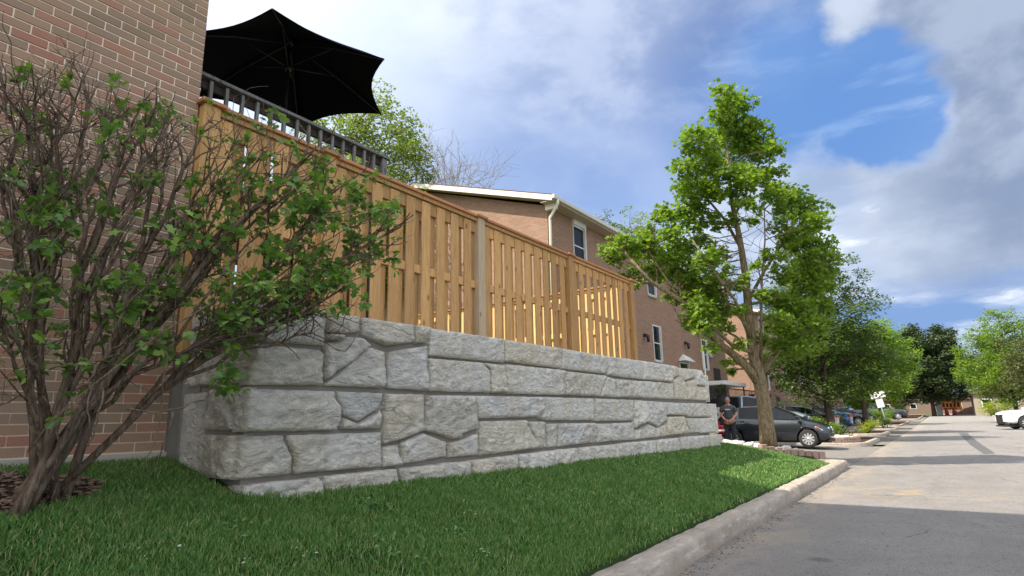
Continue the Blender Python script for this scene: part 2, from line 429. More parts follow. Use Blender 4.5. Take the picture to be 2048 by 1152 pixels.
M_CONC = plain('concrete', (.40, .365, .32), .92, var=.25, scale=3, bump=.5, bscale=60)
M_BLACK = plain('black_plastic', (.018, .018, .02), .5)
M_DARK = plain('dark_void', (.012, .012, .013), .8)
M_CANVAS = plain('black_canvas', (.005, .006, .012), .9, var=.2, spec=.08)
M_STEEL = plain('dark_steel', (.04, .04, .045), .4, metal=.6)

def mat_asphalt():
    m, g, b = new_mat('old_asphalt')
    gp = g.n('ShaderNodeNewGeometry').outputs['Position']; s = g.n('ShaderNodeSeparateXYZ'); g.l(gp, s.inputs[0])
    c = g.mix(g.smooth(g.noise(gp, 1.1, 6, .6, .4), .35, .7), (.235, .215, .195), (.30, .275, .25))
    c = g.mix(g.math('MULTIPLY', g.smooth(g.noise(g.mapping(gp, (.5, 1.6, 1)), 1.6, 7, .65), .5, .72), .5), c, (.17, .155, .145))
    agg = g.vor(gp, 95, 'F1')
    c = g.mix(g.math('MULTIPLY', g.smooth(g.noise(gp, 120, 2), .48, .68), .7), c, (.46, .43, .39))
    c = g.mix(g.math('MULTIPLY', g.math('SUBTRACT', 1, g.smooth(agg, .12, .3)), .3), c, (.08, .075, .07))
    c = g.mix(g.math('MULTIPLY', g.smooth(g.noise(gp, 22, 5, .7), .58, .66), .65), c, (.075, .07, .065))
    c = g.mix(g.math('MULTIPLY', g.smooth(g.noise(gp, 48, 3, .7), .60, .68), .6), c, (.09, .08, .075))
    # sand washed along the kerb
    sand = g.math('MULTIPLY', g.smooth(s.outputs[1], .95, 1.80), g.smooth(g.noise(g.mapping(gp, (.6, 1.4, 1)), 1.7, 7, .68, .5), .38, .64))
    c = g.mix(g.math('MULTIPLY', sand, .9), c, (.40, .325, .245))
    st = g.math('MULTIPLY', g.math('SUBTRACT', 1, g.smooth(g.vmath('DISTANCE', gp, (11.2, .55, -1.2)), .1, 1.6)), g.smooth(g.noise(gp, 2.6, 5), .5, .62))
    c = g.mix(g.math('MULTIPLY', st, .6), c, (.50, .35, .17))
    cr = g.vor(g.vmath('ADD', gp, g.noise(gp, 1.3, 6, out='Color')), .55, 'DISTANCE_TO_EDGE')
    crm = g.math('MULTIPLY', g.math('SUBTRACT', 1, g.smooth(cr, .003, .010)), g.smooth(g.noise(gp, .7, 4), .54, .66))
    c = g.mix(g.math('MULTIPLY', crm, .6), c, (.06, .055, .05))
    c = g.mix(g.math('MULTIPLY', g.smooth(g.noise(gp, 75, 2, .8), .57, .66), .45), c, (.50, .47, .43))
    fine_c = g.math('MULTIPLY', g.math('SUBTRACT', 1, g.smooth(g.vor(g.vmath('ADD', gp, g.noise(gp, 4, 5, out='Color')), 2.6, 'DISTANCE_TO_EDGE'), .008, .03)), g.smooth(g.noise(gp, 1.1, 5), .50, .62))
    c = g.mix(g.math('MULTIPLY', fine_c, .55), c, (.10, .09, .08))
    oil = g.math('MULTIPLY', g.math('SUBTRACT', 1, g.smooth(g.vor(gp, .8), .03, .11)), .55)
    c = g.mix(oil, c, (.09, .085, .08))
    g.l(c, b.inputs['Base Color']); b.inputs['Roughness'].default_value = .92; b.inputs['Specular IOR Level'].default_value = .25
    h = g.math('SUBTRACT', g.math('ADD', g.noise(gp, 110, 4, .7), g.math('MULTIPLY', agg, .8)), g.math('MULTIPLY', crm, 1.2))
    n1 = bump_to(g, b, h, 1.0, .014)
    bump_to(g, b, g.noise(gp, 5, 5, .6), .5, .03, n1)
    return m
M_ASPHALT = mat_asphalt()
def mat_kerb():
    m, g, b = new_mat('kerb_concrete')
    gp = g.n('ShaderNodeNewGeometry').outputs['Position']; nrm = g.n('ShaderNodeSeparateXYZ'); g.l(gp, nrm.inputs[0])
    c = g.mix(g.smooth(g.noise(gp, 3, 7, .65), .3, .7), (.42, .36, .295), (.30, .25, .20))
    c = g.mix(g.math('MULTIPLY', g.smooth(g.noise(g.mapping(gp, (1.5, 8, 8)), 2.2, 7, .7), .5, .65), .6), c, (.56, .50, .43))
    c = g.mix(g.math('MULTIPLY', g.smooth(g.noise(gp, 45, 4), .6, .72), .55), c, (.12, .10, .09))
    c = g.mix(g.math('MULTIPLY', g.smooth(nrm.outputs[2], -1.13, -1.21), .55), c, (.27, .215, .16))
    g.l(c, b.inputs['Base Color']); b.inputs['Roughness'].default_value = .95; b.inputs['Specular IOR Level'].default_value = .15
    n1 = bump_to(g, b, g.noise(gp, 90, 5, .7), .7, .006)
    bump_to(g, b, g.noise(gp, 14, 6, .7), .6, .02, n1)
    return m
M_KERB = mat_kerb()
def mat_soil(name, a, b2, sc=8):
    m, g, b = new_mat(name)
    gp = g.n('ShaderNodeNewGeometry').outputs['Position']
    c = g.mix(g.smooth(g.noise(gp, sc, 7, .7), .35, .7), a, b2)
    g.l(c, b.inputs['Base Color']); b.inputs['Roughness'].default_value = 1; b.inputs['Specular IOR Level'].default_value = .1
    bump_to(g, b, g.noise(gp, sc * 5, 6, .7), 1, .03)
    return m
M_TURF = mat_soil('turf_base', (.03, .055, .016), (.045, .06, .02), 12)
M_MULCH = mat_soil('mulch', (.055, .032, .022), (.10, .06, .04), 14)
M_FARGRASS = mat_soil('far_grass', (.075, .12, .03), (.10, .13, .04), 3)
M_BARK = None
def mat_bark(name, a, b2, sc=9):
    m, g, b = new_mat(name)
    tc = g.n('ShaderNodeNewGeometry').outputs['Position']
    h = g.noise(g.mapping(tc, (3.2, 3.2, .55)), sc, 8, .7, .6)
    c = g.mix(g.smooth(h, .35, .66), b2, a)
    g.l(c, b.inputs['Base Color']); b.inputs['Roughness'].default_value = .95; b.inputs['Specular IOR Level'].default_value = .1
    bump_to(g, b, h, .9, .03)
    return m
M_BARK = mat_bark('maple_bark', (.34, .27, .17), (.12, .09, .05))
M_DBARK = mat_bark('dark_bark', (.13, .10, .075), (.05, .038, .03))
M_BUSHBARK = mat_bark('shrub_bark', (.25, .19, .14), (.09, .062, .045), 14)

# ---------------------------------------------------------------- ground heights
def sm(t): t = max(0., min(1., t)); return t * t * (3 - 2 * t)
WALL_Y = 3.85
def lawn_z(x, y):
    zb = -.47 - .0125 * (x - 2.4)
    if y < WALL_Y: z = -1.035 + (y - 2.12) / (WALL_Y - 2.12) * (zb + 1.035)
    else: z = zb + (y - WALL_Y) * (.22 if x < 6 else .05)
    z -= .13 * sm((x - 13.2) / 3)
    if x < 2.6: z += .03
    return z + .012 * noise.noise(Vector((x * 1.1, y * 1.3, 0)))
def road_z(x):
    return -1.2 + .65 * sm((x - 44) / 110) + max(0, x - 150) * .0015

def sheet(name, pts_fn, xs, ys, m, kind='structure', parent=None):
    V = [(x, y, pts_fn(x, y)) for x in xs for y in ys]; n = len(ys)
    F = [(i * n + j, (i + 1) * n + j, (i + 1) * n + j + 1, i * n + j + 1) for i in range(len(xs) - 1) for j in range(n - 1)]
    o = np_mesh(name, V, F, m, parent, smooth=True)
    if kind: o['kind'] = kind
    return o
# ================================================================ GROUND, ROAD, KERB
xs = list(np.concatenate([np.linspace(-60, 40, 41), np.linspace(44, 160, 30), np.linspace(180, 1400, 30)]))
sheet('ground', lambda x, y: road_z(x) - .06, xs, list(np.linspace(-400, 400, 41)), M_FARGRASS)
xr = list(np.concatenate([np.linspace(-12, 40, 53), np.linspace(42, 160, 60), np.linspace(165, 320, 30)]))
def road_off(x): return 0.0 if x < 60 else -(x - 60) ** 2 * .00022
V = []; ys_ = (-5.6, -3, -1, .6, 1.9)
for x in xr:
    for y in ys_: V.append((x, (y if x < 140 or y > 0 else y) + road_off(x) * .3, road_z(x)))
n = len(ys_)
np_mesh('road', V, [(i * n + j, (i + 1) * n + j, (i + 1) * n + j + 1, i * n + j + 1) for i in range(len(xr) - 1) for j in range(n - 1)], M_ASPHALT)['kind'] = 'structure'
def drive_z(x, y): return road_z(x) - .004 + .045 * max(0, y - 2.4)
M_DRIVE = mat_soil('driveway_surface', (.20, .18, .16), (.25, .225, .20), 3)
def driveway(x0, x1, y1=9.0):
    sheet('driveway', lambda x, y: drive_z(x, y), list(np.linspace(x0, x1, 8)), [1.9, 2.4, 3.5, 5, 7, y1], M_DRIVE)
driveway(15.7, 26.2); driveway(27.6, 37.2); driveway(38.6, 52); driveway(54.5, 76); driveway(79, 110)

sheet('lawn', lawn_z, list(np.linspace(-4, 16.6, 84)), list(np.linspace(2.10, 4.95, 14)), M_TURF)
sheet('upper_yard', lambda x, y: .70, [2.42, 8, 12.3], [4.25, 8, 20], M_FARGRASS)

def kerb_strip(name, path, w=.22, h=.165, zt=None, seg=.07, rough=.006):
    """cast kerb following a plan path (front edge); kerb top lies to the left of travel"""
    P = [Vector((p[0], p[1], 0)) for p in path]; pts = []
    for a, b2 in zip(P, P[1:]):
        k = max(1, int((b2 - a).length / seg))
        for i in range(k): pts.append(a.lerp(b2, i / k))
    pts.append(P[-1]); V = []
    prof = [(-.012, -h - .03), (-.004, -.05), (.006, -.016), (.028, -.002), (w * .5, 0), (w - .02, 0), (w, -.012), (w, -.12)]
    for i, p in enumerate(pts):
        t = (pts[min(i + 1, len(pts) - 1)] - pts[max(i - 1, 0)]).normalized(); nrm = Vector((-t.y, t.x, 0))
        zb = road_z(p.x) + h if zt is None else zt
        for k, (u, dz) in enumerate(prof):
            q = p + nrm * u
            nz = noise.noise(Vector((q.x * 7, q.y * 7, dz * 9))) + .6 * noise.noise(Vector((q.x * 19, q.y * 19, dz * 20 + 5)))
            chip = max(0, noise.noise(Vector((q.x * 4.1, 7.7, k * .1))) - .15) * .07 if k in (1, 2, 3) else 0
            V.append((q.x + nrm.x * (nz * rough + chip * .6), q.y + nrm.y * (nz * rough + chip * .6), zb + dz + nz * rough - chip * .5))
    n = len(prof)
    F = [(i * n + j, (i + 1) * n + j, (i + 1) * n + j + 1, i * n + j + 1) for i in range(len(pts) - 1) for j in range(n - 1)]
    o = np_mesh(name, V, F, M_KERB, smooth=True); o['kind'] = 'structure'
    return o
# travel +X with the lawn on the left
endc = [(15.75 + .35 * math.sin(a), 2.25 - .37 * math.cos(a)) for a in np.linspace(0, PI / 2, 6)]
kerb_strip('kerb', [(-4, 1.90), (15.75, 1.90)] + endc[1:] + [(16.1, 2.7)], w=.205, h=.17, rough=.009)

# ================================================================ STONE RETAINING WALL
wall = thing('retaining_wall', 'long retaining wall of big pale cast stones stepping up from the lawn', 'retaining wall', (7.5, 4.2, -1.0))
def dist_poly(P, poly):
    d = np.full(len(P), 9.)
    for i in range(len(poly)):
        a = np.array(poly[i]); b2 = np.array(poly[(i + 1) % len(poly)]); ab = b2 - a
        t = np.clip(((P - a) @ ab) / max(ab @ ab, 1e-9), 0, 1)
        d = np.minimum(d, np.hypot(*(P - (a + t[:, None] * ab)).T))
    return d
def inside(P, poly):
    c = np.zeros(len(P), bool); x, y = P[:, 0], P[:, 1]
    for i in range(len(poly)):
        x0, y0 = poly[i]; x1, y1 = poly[i - 1]
        k = (y0 > y) != (y1 > y)
        with np.errstate(divide='ignore', invalid='ignore'):
            c ^= k & (x < (x1 - x0) * (y - y0) / (y1 - y0 + 1e-12) + x0)
    return c
def inset(poly, g):
    n = len(poly); A = sum(poly[i][0] * poly[(i + 1) % n][1] - poly[(i + 1) % n][0] * poly[i][1] for i in range(n))
    if A < 0: poly = poly[::-1]
    out = []
    for i in range(n):
        p0, p1, p2 = (Vector(poly[i - 1]), Vector(poly[i]), Vector(poly[(i + 1) % n]))
        a, b2 = (p1 - p0).normalized(), (p2 - p1).normalized()
        na, nb = Vector((-a.y, a.x)), Vector((-b2.y, b2.x)); m = (na + nb)
        m = m / max(m.dot(na), .35)
        out.append(tuple(p1 + m * g))
    return out
STONE_N = [0]
def stone(poly, plane='Y', c=WALL_Y, gap=.006, step=.025, amp=.036, off=0.0, back=.13, parent=None, name='stone'):
    STONE_N[0] += 1; k = STONE_N[0]; rs = random.Random(k * 17 + 3)
    poly = inset(poly, gap); bd = []
    for i in range(len(poly)):
        a, b2 = Vector(poly[i]), Vector(poly[(i + 1) % len(poly)]); n = max(1, int((b2 - a).length / step))
        nn = Vector((-(b2 - a).y, (b2 - a).x)).normalized()
        for j in range(n):
            p = a.lerp(b2, j / n)
            if 0 < j: p += nn * .006 * noise.noise(Vector((p.x * 12, p.y * 12, k)))
            bd.append((p.x, p.y))
    us = [p[0] for p in bd]; vs = [p[1] for p in bd]
    gx, gy = np.meshgrid(np.arange(min(us), max(us), step), np.arange(min(vs), max(vs), step * .95))
    P = np.stack([gx.ravel(), gy.ravel()], 1) + rng.uniform(-.25, .25, (gx.size, 2)) * step
    P = P[inside(P, bd)]
    if len(P): P = P[dist_poly(P, bd) > step * .35]
    # a tighter ring just inside the edge gives the rounded arris
    ring = [tuple(q) for q in inset(bd, .012)]
    R = np.array(ring); R = R[inside(R, bd)]
    if len(R):
        R = R[dist_poly(R, bd) > .006]
        if len(P) and len(R): P = P[np.min(np.hypot(P[:, None, 0] - R[None, :, 0], P[:, None, 1] - R[None, :, 1]), 1) > .012]
    allp = bd + [tuple(q) for q in R] + [tuple(q) for q in P]
    vo, eo, fo, *_ = delaunay_2d_cdt([Vector(q) for q in allp], [(i, (i + 1) % len(bd)) for i in range(len(bd))], [], 1, 1e-5)
    A = np.array([(v.x, v.y) for v in vo]); D = dist_poly(A, bd)
    off += rs.uniform(-.018, .018); tx, ty = rs.uniform(-.06, .06), rs.uniform(-.09, .09); cx, cy = A.mean(0); an = rs.uniform(-.9, .2); ca, sa = math.cos(an), math.sin(an)
    H = np.zeros(len(A)); ext = max(us) - min(us)
    planes = [(rs.uniform(-.34, .34), rs.uniform(-.42, .42), rs.uniform(.002, .022), rs.uniform(min(us), max(us)), rs.uniform(min(vs), max(vs))) for _ in range(int(5 + ext * 7))]
    for i, (u, v) in enumerate(A):
        uu, vv = u * ca - v * sa, u * sa + v * ca
        w = .03 * noise.noise(Vector((u * 6, v * 6, k + .5)))
        h = amp * .6 * noise.noise(Vector((uu * 2.2, vv * 4.5, k * 1.7)))
        h += amp * .5 * noise.noise(Vector((uu * 5, vv * 13 + w * 30, k * 2.3)))
        h += max(-.045, min(pa * (u - pu) + pb * (v - pv) + pc for pa, pb, pc, pu, pv in planes) if planes else 0) * .85 + .014
        r = noise.noise(Vector((uu * 2.4 + w * 8, vv * 6.5, k * 3.1 + 9)))
        h -= amp * .8 * max(0, 1 - abs(r) * 11)       # cleft lines
        h += amp * .8 * (math.floor(noise.noise(Vector((uu * 1.6, vv * 3.2, k * 5.1))) * 3.2) / 3.2)  # broken ledges
        H[i] = .040 + off + h + tx * (u - cx) + ty * (v - cy)
    e = np.clip(D / .017, 0, 1); H = np.maximum(H, .004); H = H * (.10 + .90 * np.sqrt(1 - (1 - e) ** 2)) - .018 * (1 - e)
    nb_ = len(A); V = []
    def to3(u, v, h):
        return (u, c - h, v) if plane == 'Y' else (c - h, u, v)
    for (u, v), h in zip(A, H): V.append(to3(u, v, h))
    F = [tuple(f) for f in fo]
    ec = {}
    for f in F:
        for i in range(len(f)):
            a, b2 = f[i], f[(i + 1) % len(f)]; key = (min(a, b2), max(a, b2)); ec[key] = ec.get(key, []) + [(a, b2)]
    bk = {}
    for key, l in ec.items():
        if len(l) == 1:
            for q in l[0]:
                if q not in bk: bk[q] = len(V); V.append(to3(A[q][0], A[q][1], -back))
            a, b2 = l[0]; F.append((b2, a, bk[a], bk[b2]))
    me = bpy.data.meshes.new(name); w0 = wloc(parent)
    me.from_pydata([(a - w0.x, b2 - w0.y, c2 - w0.z) for a, b2, c2 in V], [], F)
    bm = bmesh.new(); bm.from_mesh(me); bmesh.ops.recalc_face_normals(bm, faces=bm.faces); bm.to_mesh(me); bm.free()
    me.polygons.foreach_set('use_smooth', [True] * len(me.polygons)); me.materials.append(M_STONE)
    return link(name, me, parent)

# outlines of the stones on the wall's face, in photo pixels, turned into metres on the wall's plane
ST = [
 [(508,604),(652,620),(650,692),(505,680)], [(654,621),(723,632),(723,663),(688,669),(654,664)], [(654,664),(688,669),(679,681),(654,681)],
 [(725,633),(830,648),(833,684),(777,693),(726,668)], [(831,648),(858,652),(857,686),(833,689)],
 [(652,684),(681,682),(694,672),(723,674),(741,692),(652,764)], [(652,768),(741,693),(773,702),(773,764),(766,777),(652,772)],
 [(777,703),(857,690),(856,783),(776,777)], [(503,684),(638,698),(649,708),(648,772),(498,771)],
 [(860,655),(1010,677),(1011,726),(860,712)], [(1012,678),(1123,695),(1124,737),(1012,723)], [(1125,696),(1215,711),(1214,748),(1125,738)],
 [(1216,711),(1287,721),(1287,759),(1216,751)], [(1288,721),(1344,730),(1344,764),(1288,759)], [(1345,730),(1360,735),(1358,751),(1345,758)],
 [(1360,735),(1391,738),(1392,754),(1370,762),(1359,752)], [(1393,738),(1404,740),(1409,750),(1412,772),(1393,770)],
 [(860,715),(967,724),(982,740),(983,786),(859,783)], [(969,725),(1013,729),(1014,788),(985,786),(984,740)], [(1014,727),(1128,739),(1130,791),(1016,788)],
 [(1128,741),(1213,750),(1201,793),(1130,791)], [(1214,752),(1232,757),(1233,795),(1202,793)], [(1233,757),(1288,762),(1290,796),(1234,795)],
 [(1289,761),(1314,763),(1314,798),(1290,796)], [(1315,763),(1346,766),(1349,799),(1315,798)], [(1346,761),(1359,753),(1372,763),(1375,800),(1350,799)],
 [(1373,763),(1391,757),(1394,772),(1394,801),(1376,800)], [(1394,772),(1411,774),(1416,802),(1395,801)],
 [(496,775),(672,781),(676,800),(684,813),(683,850),(673,862),(484,866)], [(676,781),(768,785),(768,800),(757,820),(720,843),(689,830),(678,800)],
 [(768,806),(763,827),(763,858),(686,860),(688,834),(720,847),(758,824)], [(483,871),(568,869),(575,897),(585,913),(583,950),(472,962)],
 [(572,869),(765,863),(765,934),(587,950),(588,914),(578,895)], [(771,786),(850,787),(852,862),(805,880),(768,890)],
 [(853,789),(952,790),(957,820),(958,858),(928,868),(927,877),(910,879),(852,862)], [(803,884),(850,866),(895,883),(895,914),(805,930)],
 [(768,892),(799,888),(803,932),(768,935)], [(897,886),(926,880),(958,866),(958,911),(897,917)],
 [(953,790),(1087,793),(1088,815),(1077,835),(960,838)], [(960,842),(1053,839),(1078,890),(1073,898),(960,912)], [(1056,842),(1090,842),(1094,895),(1080,898),(1079,890)],
 [(1089,793),(1188,796),(1190,841),(1090,842),(1080,836),(1090,815)], [(1093,846),(1115,846),(1115,894),(1096,896)], [(1117,846),(1190,845),(1192,886),(1117,894)],
 [(1190,796),(1268,799),(1268,842),(1192,843)], [(1192,847),(1221,846),(1223,883),(1194,886)], [(1223,846),(1268,844),(1270,880),(1224,883)],
 [(1270,799),(1295,801),(1296,842),(1271,857)], [(1296,801),(1334,804),(1334,840),(1319,854),(1298,844)], [(1272,860),(1284,857),(1286,878),(1272,880)],
 [(1285,856),(1300,848),(1314,856),(1313,875),(1287,878)], [(1316,856),(1334,848),(1334,872),(1315,875)], [(1335,804),(1380,806),(1375,831),(1335,830)],
 [(1335,833),(1369,832),(1379,867),(1335,872)], [(1381,805),(1424,807),(1425,834),(1377,834)], [(1371,835),(1400,836),(1401,865),(1381,867)], [(1400,836),(1427,835),(1429,866),(1402,867)],
]
for pg in ST:
    stone([(onY(x, y, WALL_Y).x, onY(x, y, WALL_Y).z) for x, y in pg], parent=wall)
BT = [
 [(487,970),(643,953),(646,0),(488,0)], [(649,952),(796,937),(812,0),(649,0)], [(799,937),(883,928),(887,0),(815,0)], [(886,927),(943,921),(952,0),(888,0)],
 [(945,921),(1037,909),(1040,0),(954,0)], [(1040,908),(1156,895),(1158,0),(1043,0)], [(1158,895),(1242,887),(1243,0),(1160,0)], [(1244,886),(1312,880),(1312,0),(1245,0)],
 [(1314,880),(1358,875),(1366,0),(1314,0)], [(1360,874),(1417,870),(1421,0),(1368,0)], [(1419,870),(1437,868),(1444,0),(1423,0)]]
YB = WALL_Y - .045
for pg in BT:
    q = []
    for x, y in pg:
        if y: p = onY(x, y, YB); q.append((p.x, p.z))
        else: p = onY(x, 1000 - (x - 480) * .108, YB); q.append((p.x, p.z - .2))
    stone(q, c=YB, parent=wall)
# the end of the wall, turned back towards the brick house
XE = 2.385
for y0, y1, z0, z1, off in ((3.90, 4.66, .585, .84, 0), (3.90, 4.66, .285, .57, .01), (3.90, 4.36, -.035, .265, .012), (3.90, 4.40, -.36, -.055, .02), (4.40, 4.70, -.6, .25, -.03), (3.95, 4.15, -.72, -.39, -.06)):
    stone([(y0, z0), (y1, z0), (y1, z1), (y0, z1)], plane='X', c=XE, off=off, parent=wall, back=.1)
# top faces of the uppermost stones and the far end
mb = MB()
e = [onY(860, 655, WALL_Y).x, 12.4]
mb.box(XE + .03, 12.55, WALL_Y + .06, 4.6, -.9, .835); mb.box(XE + .012, 2.9, 4.5, 5.3, -.9, .80); mb.box(2.31, XE + .02, 4.745, 5.0, -.9, .82)
core = mb.build('wall_core', M_DARKGAP, wall)
MB().box(XE + .12, 12.5, WALL_Y + .10, 4.62, .836, .842).build('top_bed', M_STONE, wall)
for z0, z1, x in ((.28, .84, 12.55), (-.36, .26, 12.95), (-.95, -.38, 13.15)):
    stone([(3.95, z0), (4.75, z0), (4.75, z1), (3.95, z1)], plane='X', c=x, parent=wall, back=-.0 + .4, off=-.06)

# ================================================================ BRICK HOUSE (left)
house = thing('brick_house', 'tall brown brick house end rising at the left edge behind the pruned shrub', 'house', (-3, 8, -1))
BX, BY = 2.305, 4.73
RH, BW = .0684, .2115
bmesh_ = MB().box(-BW / 2 + .005, BW / 2 - .005, 0, .10, .0045, RH - .0045, b=.003); shared = None
half = None
def brick_mesh(w):
    m = MB().box(-w / 2 + .0048, w / 2 - .0048, 0, .10, .0045, RH - .0045, b=.0028)
    me = bpy.data.meshes.new('brick'); me.from_pydata(m.v, [], m.f); me.materials.append(M_BRICK_O); return me
ME_F, ME_H = brick_mesh(BW), brick_mesh(BW / 2)
Z0 = -.17; cells = []
for r in range(0, 61):
    x = BX; first = True
    while x > -.9:
        w = BW / 2 if (first and r % 2) else BW
        cells.append((x - w / 2, Z0 + r * RH, w)); x -= w; first = False
vis = sorted([c for c in cells if c[0] > .82 + (3.6 - c[1]) * .08], key=lambda c: -c[1])[:296]
vs_ = set(vis); hl = wloc(house)
for i, (x, z, w) in enumerate(vis):
    o = link('brick', ME_F if w == BW else ME_H, house, (x - hl.x, BY + random.uniform(-.0015, .0025) - hl.y, z - hl.z), (0, random.uniform(-.006, .006), 0))
mb = MB()
for c in cells:
    if c in vs_: continue
    x, z, w = c; dy = random.uniform(-.0015, .0025)
    mb.box(x - w / 2 + .0048, x + w / 2 - .0048, BY + dy, BY + .1, z + .0045, z + RH - .0045)
o = mb.build('brickwork', M_BRICK_I, house); o['kind'] = 'stuff'
mb = MB(); mb.box(-14, BX - .004, BY + .0065, BY + 3.0, -.9, 8.6); mb.box(-14, BX - .004, BY + 3.0, 16, -.9, 8.6)
mb.build('wall', M_MORTAR, house)
mb = MB(); mb.box(-14, -.95, BY - .002, BY + .004, -.9, 8.6); mb.box(-.95, BX, BY - .002, BY + .004, Z0 + 61 * RH, 8.6); mb.box(BX - .003, BX + .001, BY + .12, 16, -.4, 8.6)
mb.build('brick_facing', M_FARBRICK, house)
MB().box(-14, BX + .004, BY - .018, BY + .03, -1.1, Z0 - .006).build('foundation', M_CONC, house)
# roof: ridge runs back from the street, its eave is the straight edge that shades the road
EX, EZ = 2.80, 8.62
mb = MB()
mb.poly([(EX, 4.28, EZ), (-6, 4.28, EZ + 2.9), (-14.8, 4.28, EZ), (-14.8, 4.28, EZ - .2), (EX, 4.28, EZ - .2)], (0, 11.9, 0))
mb.build('roof', M_SHINGLE, house)
MB().box(EX - .02, EX + .10, 4.26, 16.2, EZ - .16, EZ - .02).build('gutter', M_GUTTER, house)

# ================================================================ FENCES
PT = .019
def picket_mesh(w, h, M_CEDAR=M_CEDAR):
    m = MB().box(-w / 2, w / 2, -PT / 2, PT / 2, 0, h, b=.003)
    me = bpy.data.meshes.new('picket'); me.from_pydata(m.v, [], m.f); me.materials.append(M_CEDAR); return me
def shadowbox(root, x0, x1, zb, zt, posts, ax='X', c=4.73, tilt=.002, M_CEDAR=M_CEDAR):
    """board-on-board fence along X (or Y) at the other coordinate = c"""
    W0 = wloc(root); PW = .14
    def put(me, name, u, v, z):
        p = (u, v, z) if ax == 'X' else (v, u, z)
        o = link(name, me, root, (p[0] - W0.x, p[1] - W0.y, p[2] - W0.z))
        o.rotation_euler = (0, random.uniform(-tilt, tilt), 0 if ax == 'X' else PI / 2); return o
    def bx(name, u0, u1, v0, v1, z0, z1, m, b=.004):
        mb = MB(); mb.box(*((u0, u1, v0, v1) if ax == 'X' else (v0, v1, u0, u1)), z0, z1, b=b); return mb.build(name, m, root)
    pm = picket_mesh(PW, zt - zb - .10, M_CEDAR)
    for a, b2 in zip(posts, posts[1:]):
        L = b2 - a - .14; n = max(2, round(L / .262)); pitch = L / n
        for i in range(n):
            put(pm, 'picket', a + .07 + pitch * (i + .30) + random.uniform(-.004, .004), c - .029, zb)
            put(pm, 'picket', a + .07 + pitch * (i + .80) + random.uniform(-.004, .004), c + .029, zb)
        for z0, z1 in ((zt - .235, zt - .06), (zb + .48 * (zt - zb) - .02, zb + .48 * (zt - zb) + .08), (zb + .1, zb + .19)):
            bx('rail', a + .07, b2 - .07, c - .019, c + .019, z0, z1, M_CEDAR)
        bx('cap_board', a + (.075), b2 - .075, c - .085, c + .085, zt - .035, zt, M_CEDAR_RED)
        bx('trim_board', a + .075, b2 - .075, c - .055, c - .040, zt - .085, zt - .037, M_CEDAR)
    nb = MB()                                     # nail heads along the rails
    for a, b2 in zip(posts, posts[1:]):
        L = b2 - a - .14; n = max(2, round(L / .262)); pitch = L / n
        for i in range(n):
            for zz in (zt - .13, zb + .48 * (zt - zb) + .03, zb + .14):
                for du in (-.04, .04):
                    u = a + .07 + pitch * (i + .30) + du; v = c - .0395
                    q4 = [(-.004, -.004), (.004, -.004), (.004, .004), (-.004, .004)]
                    nb.add([((u + e, v, zz + f) if ax == 'X' else (v, u + e, zz + f)) for e, f in q4], [(0, 1, 2, 3)])
    nb.build('nail_heads', M_STEEL, root)['kind'] = 'stuff'
    for i, p in enumerate(posts):
        o = bx('post', p - .07, p + .07, c - .075, c + .065, zb - .25, zt - .03, M_GREYPOST if i == 2 else M_CEDAR)
        mb = MB(); k = .105; A = (p, c - .005) if ax == 'X' else (c - .005, p)
        z = zt + .0
        mb.box(A[0] - k, A[0] + k, A[1] - k, A[1] + k, z - .028, z + .006, b=.004)
        mb.add([(A[0] - k + .01, A[1] - k + .01, z + .006), (A[0] + k - .01, A[1] - k + .01, z + .006), (A[0] + k - .01, A[1] + k - .01, z + .006), (A[0] - k + .01, A[1] + k - .01, z + .006), (A[0], A[1], z + .035)],
               [(0, 1, 4), (1, 2, 4), (2, 3, 4), (3, 0, 4)])
        mb.build('post_cap', M_CEDAR_RED, root)
ff = thing('wooden_fence', 'new cedar board-on-board fence standing along the top of the stone wall', 'fence', (6.6, 4.73, .8))
shadowbox(ff, 2.4, 10.9, .80, 2.655, [2.385, 3.60, 6.06, 8.46, 10.90])
rf = thing('wooden_fence', 'sunlit cedar fence running back towards the houses, seen through the slats', 'fence', (10.95, 8, .8))
shadowbox(rf, 4.9, 10.8, .80, 2.63, [5.05, 6.95, 8.85, 10.75], ax='Y', c=10.98, M_CEDAR=M_CEDAR_SUN)

# ================================================================ DECK, RAILING, UMBRELLA
deck = thing('raised_deck', 'raised deck behind the fence, its weathered grey railing above the cedar cap', 'deck', (4.0, 6.8, 0))
RY = 5.63; RZ = 3.455
mb = MB(); mb.box(2.33, 5.22, RY + .02, 8.4, 2.36, 2.40); mb.build('deck_floor', M_OLDWOOD, deck)
mb = MB(); mb.box(2.33, 5.22, RY - .02, RY + .018, 2.16, 2.355); mb.box(5.182, 5.22, RY + .02, 8.4, 2.16, 2.355); mb.build('rim_joist', M_DARKWOOD, deck)
for x, y in ((5.14, RY + .10), (5.14, 8.3), (2.6, 8.3), (3.7, RY + .10)):
    MB().box(x - .05, x + .05, y - .05, y + .05, .7, 2.15).build('post', M_OLDWOOD, deck)
MB().box(2.33, 5.26, RY - .07, RY + .07, RZ - .038, RZ, b=.004).build('handrail', M_OLDWOOD, deck)
MB().box(2.33, 5.22, RY - .005, RY + .033, RZ - .135, RZ - .045, b=.003).build('sub_rail', M_DARKWOOD, deck)
MB().box(2.33, 5.22, RY - .005, RY + .033, 2.50, 2.59, b=.003).build('bottom_rail', M_DARKWOOD, deck)
bal = MB().box(-.018, .018, -.018, .018, 0, .93, b=.003); bme = bpy.data.meshes.new('baluster'); bme.from_pydata(bal.v, [], bal.f); bme.materials.append(M_OLDWOOD)
dl = wloc(deck)
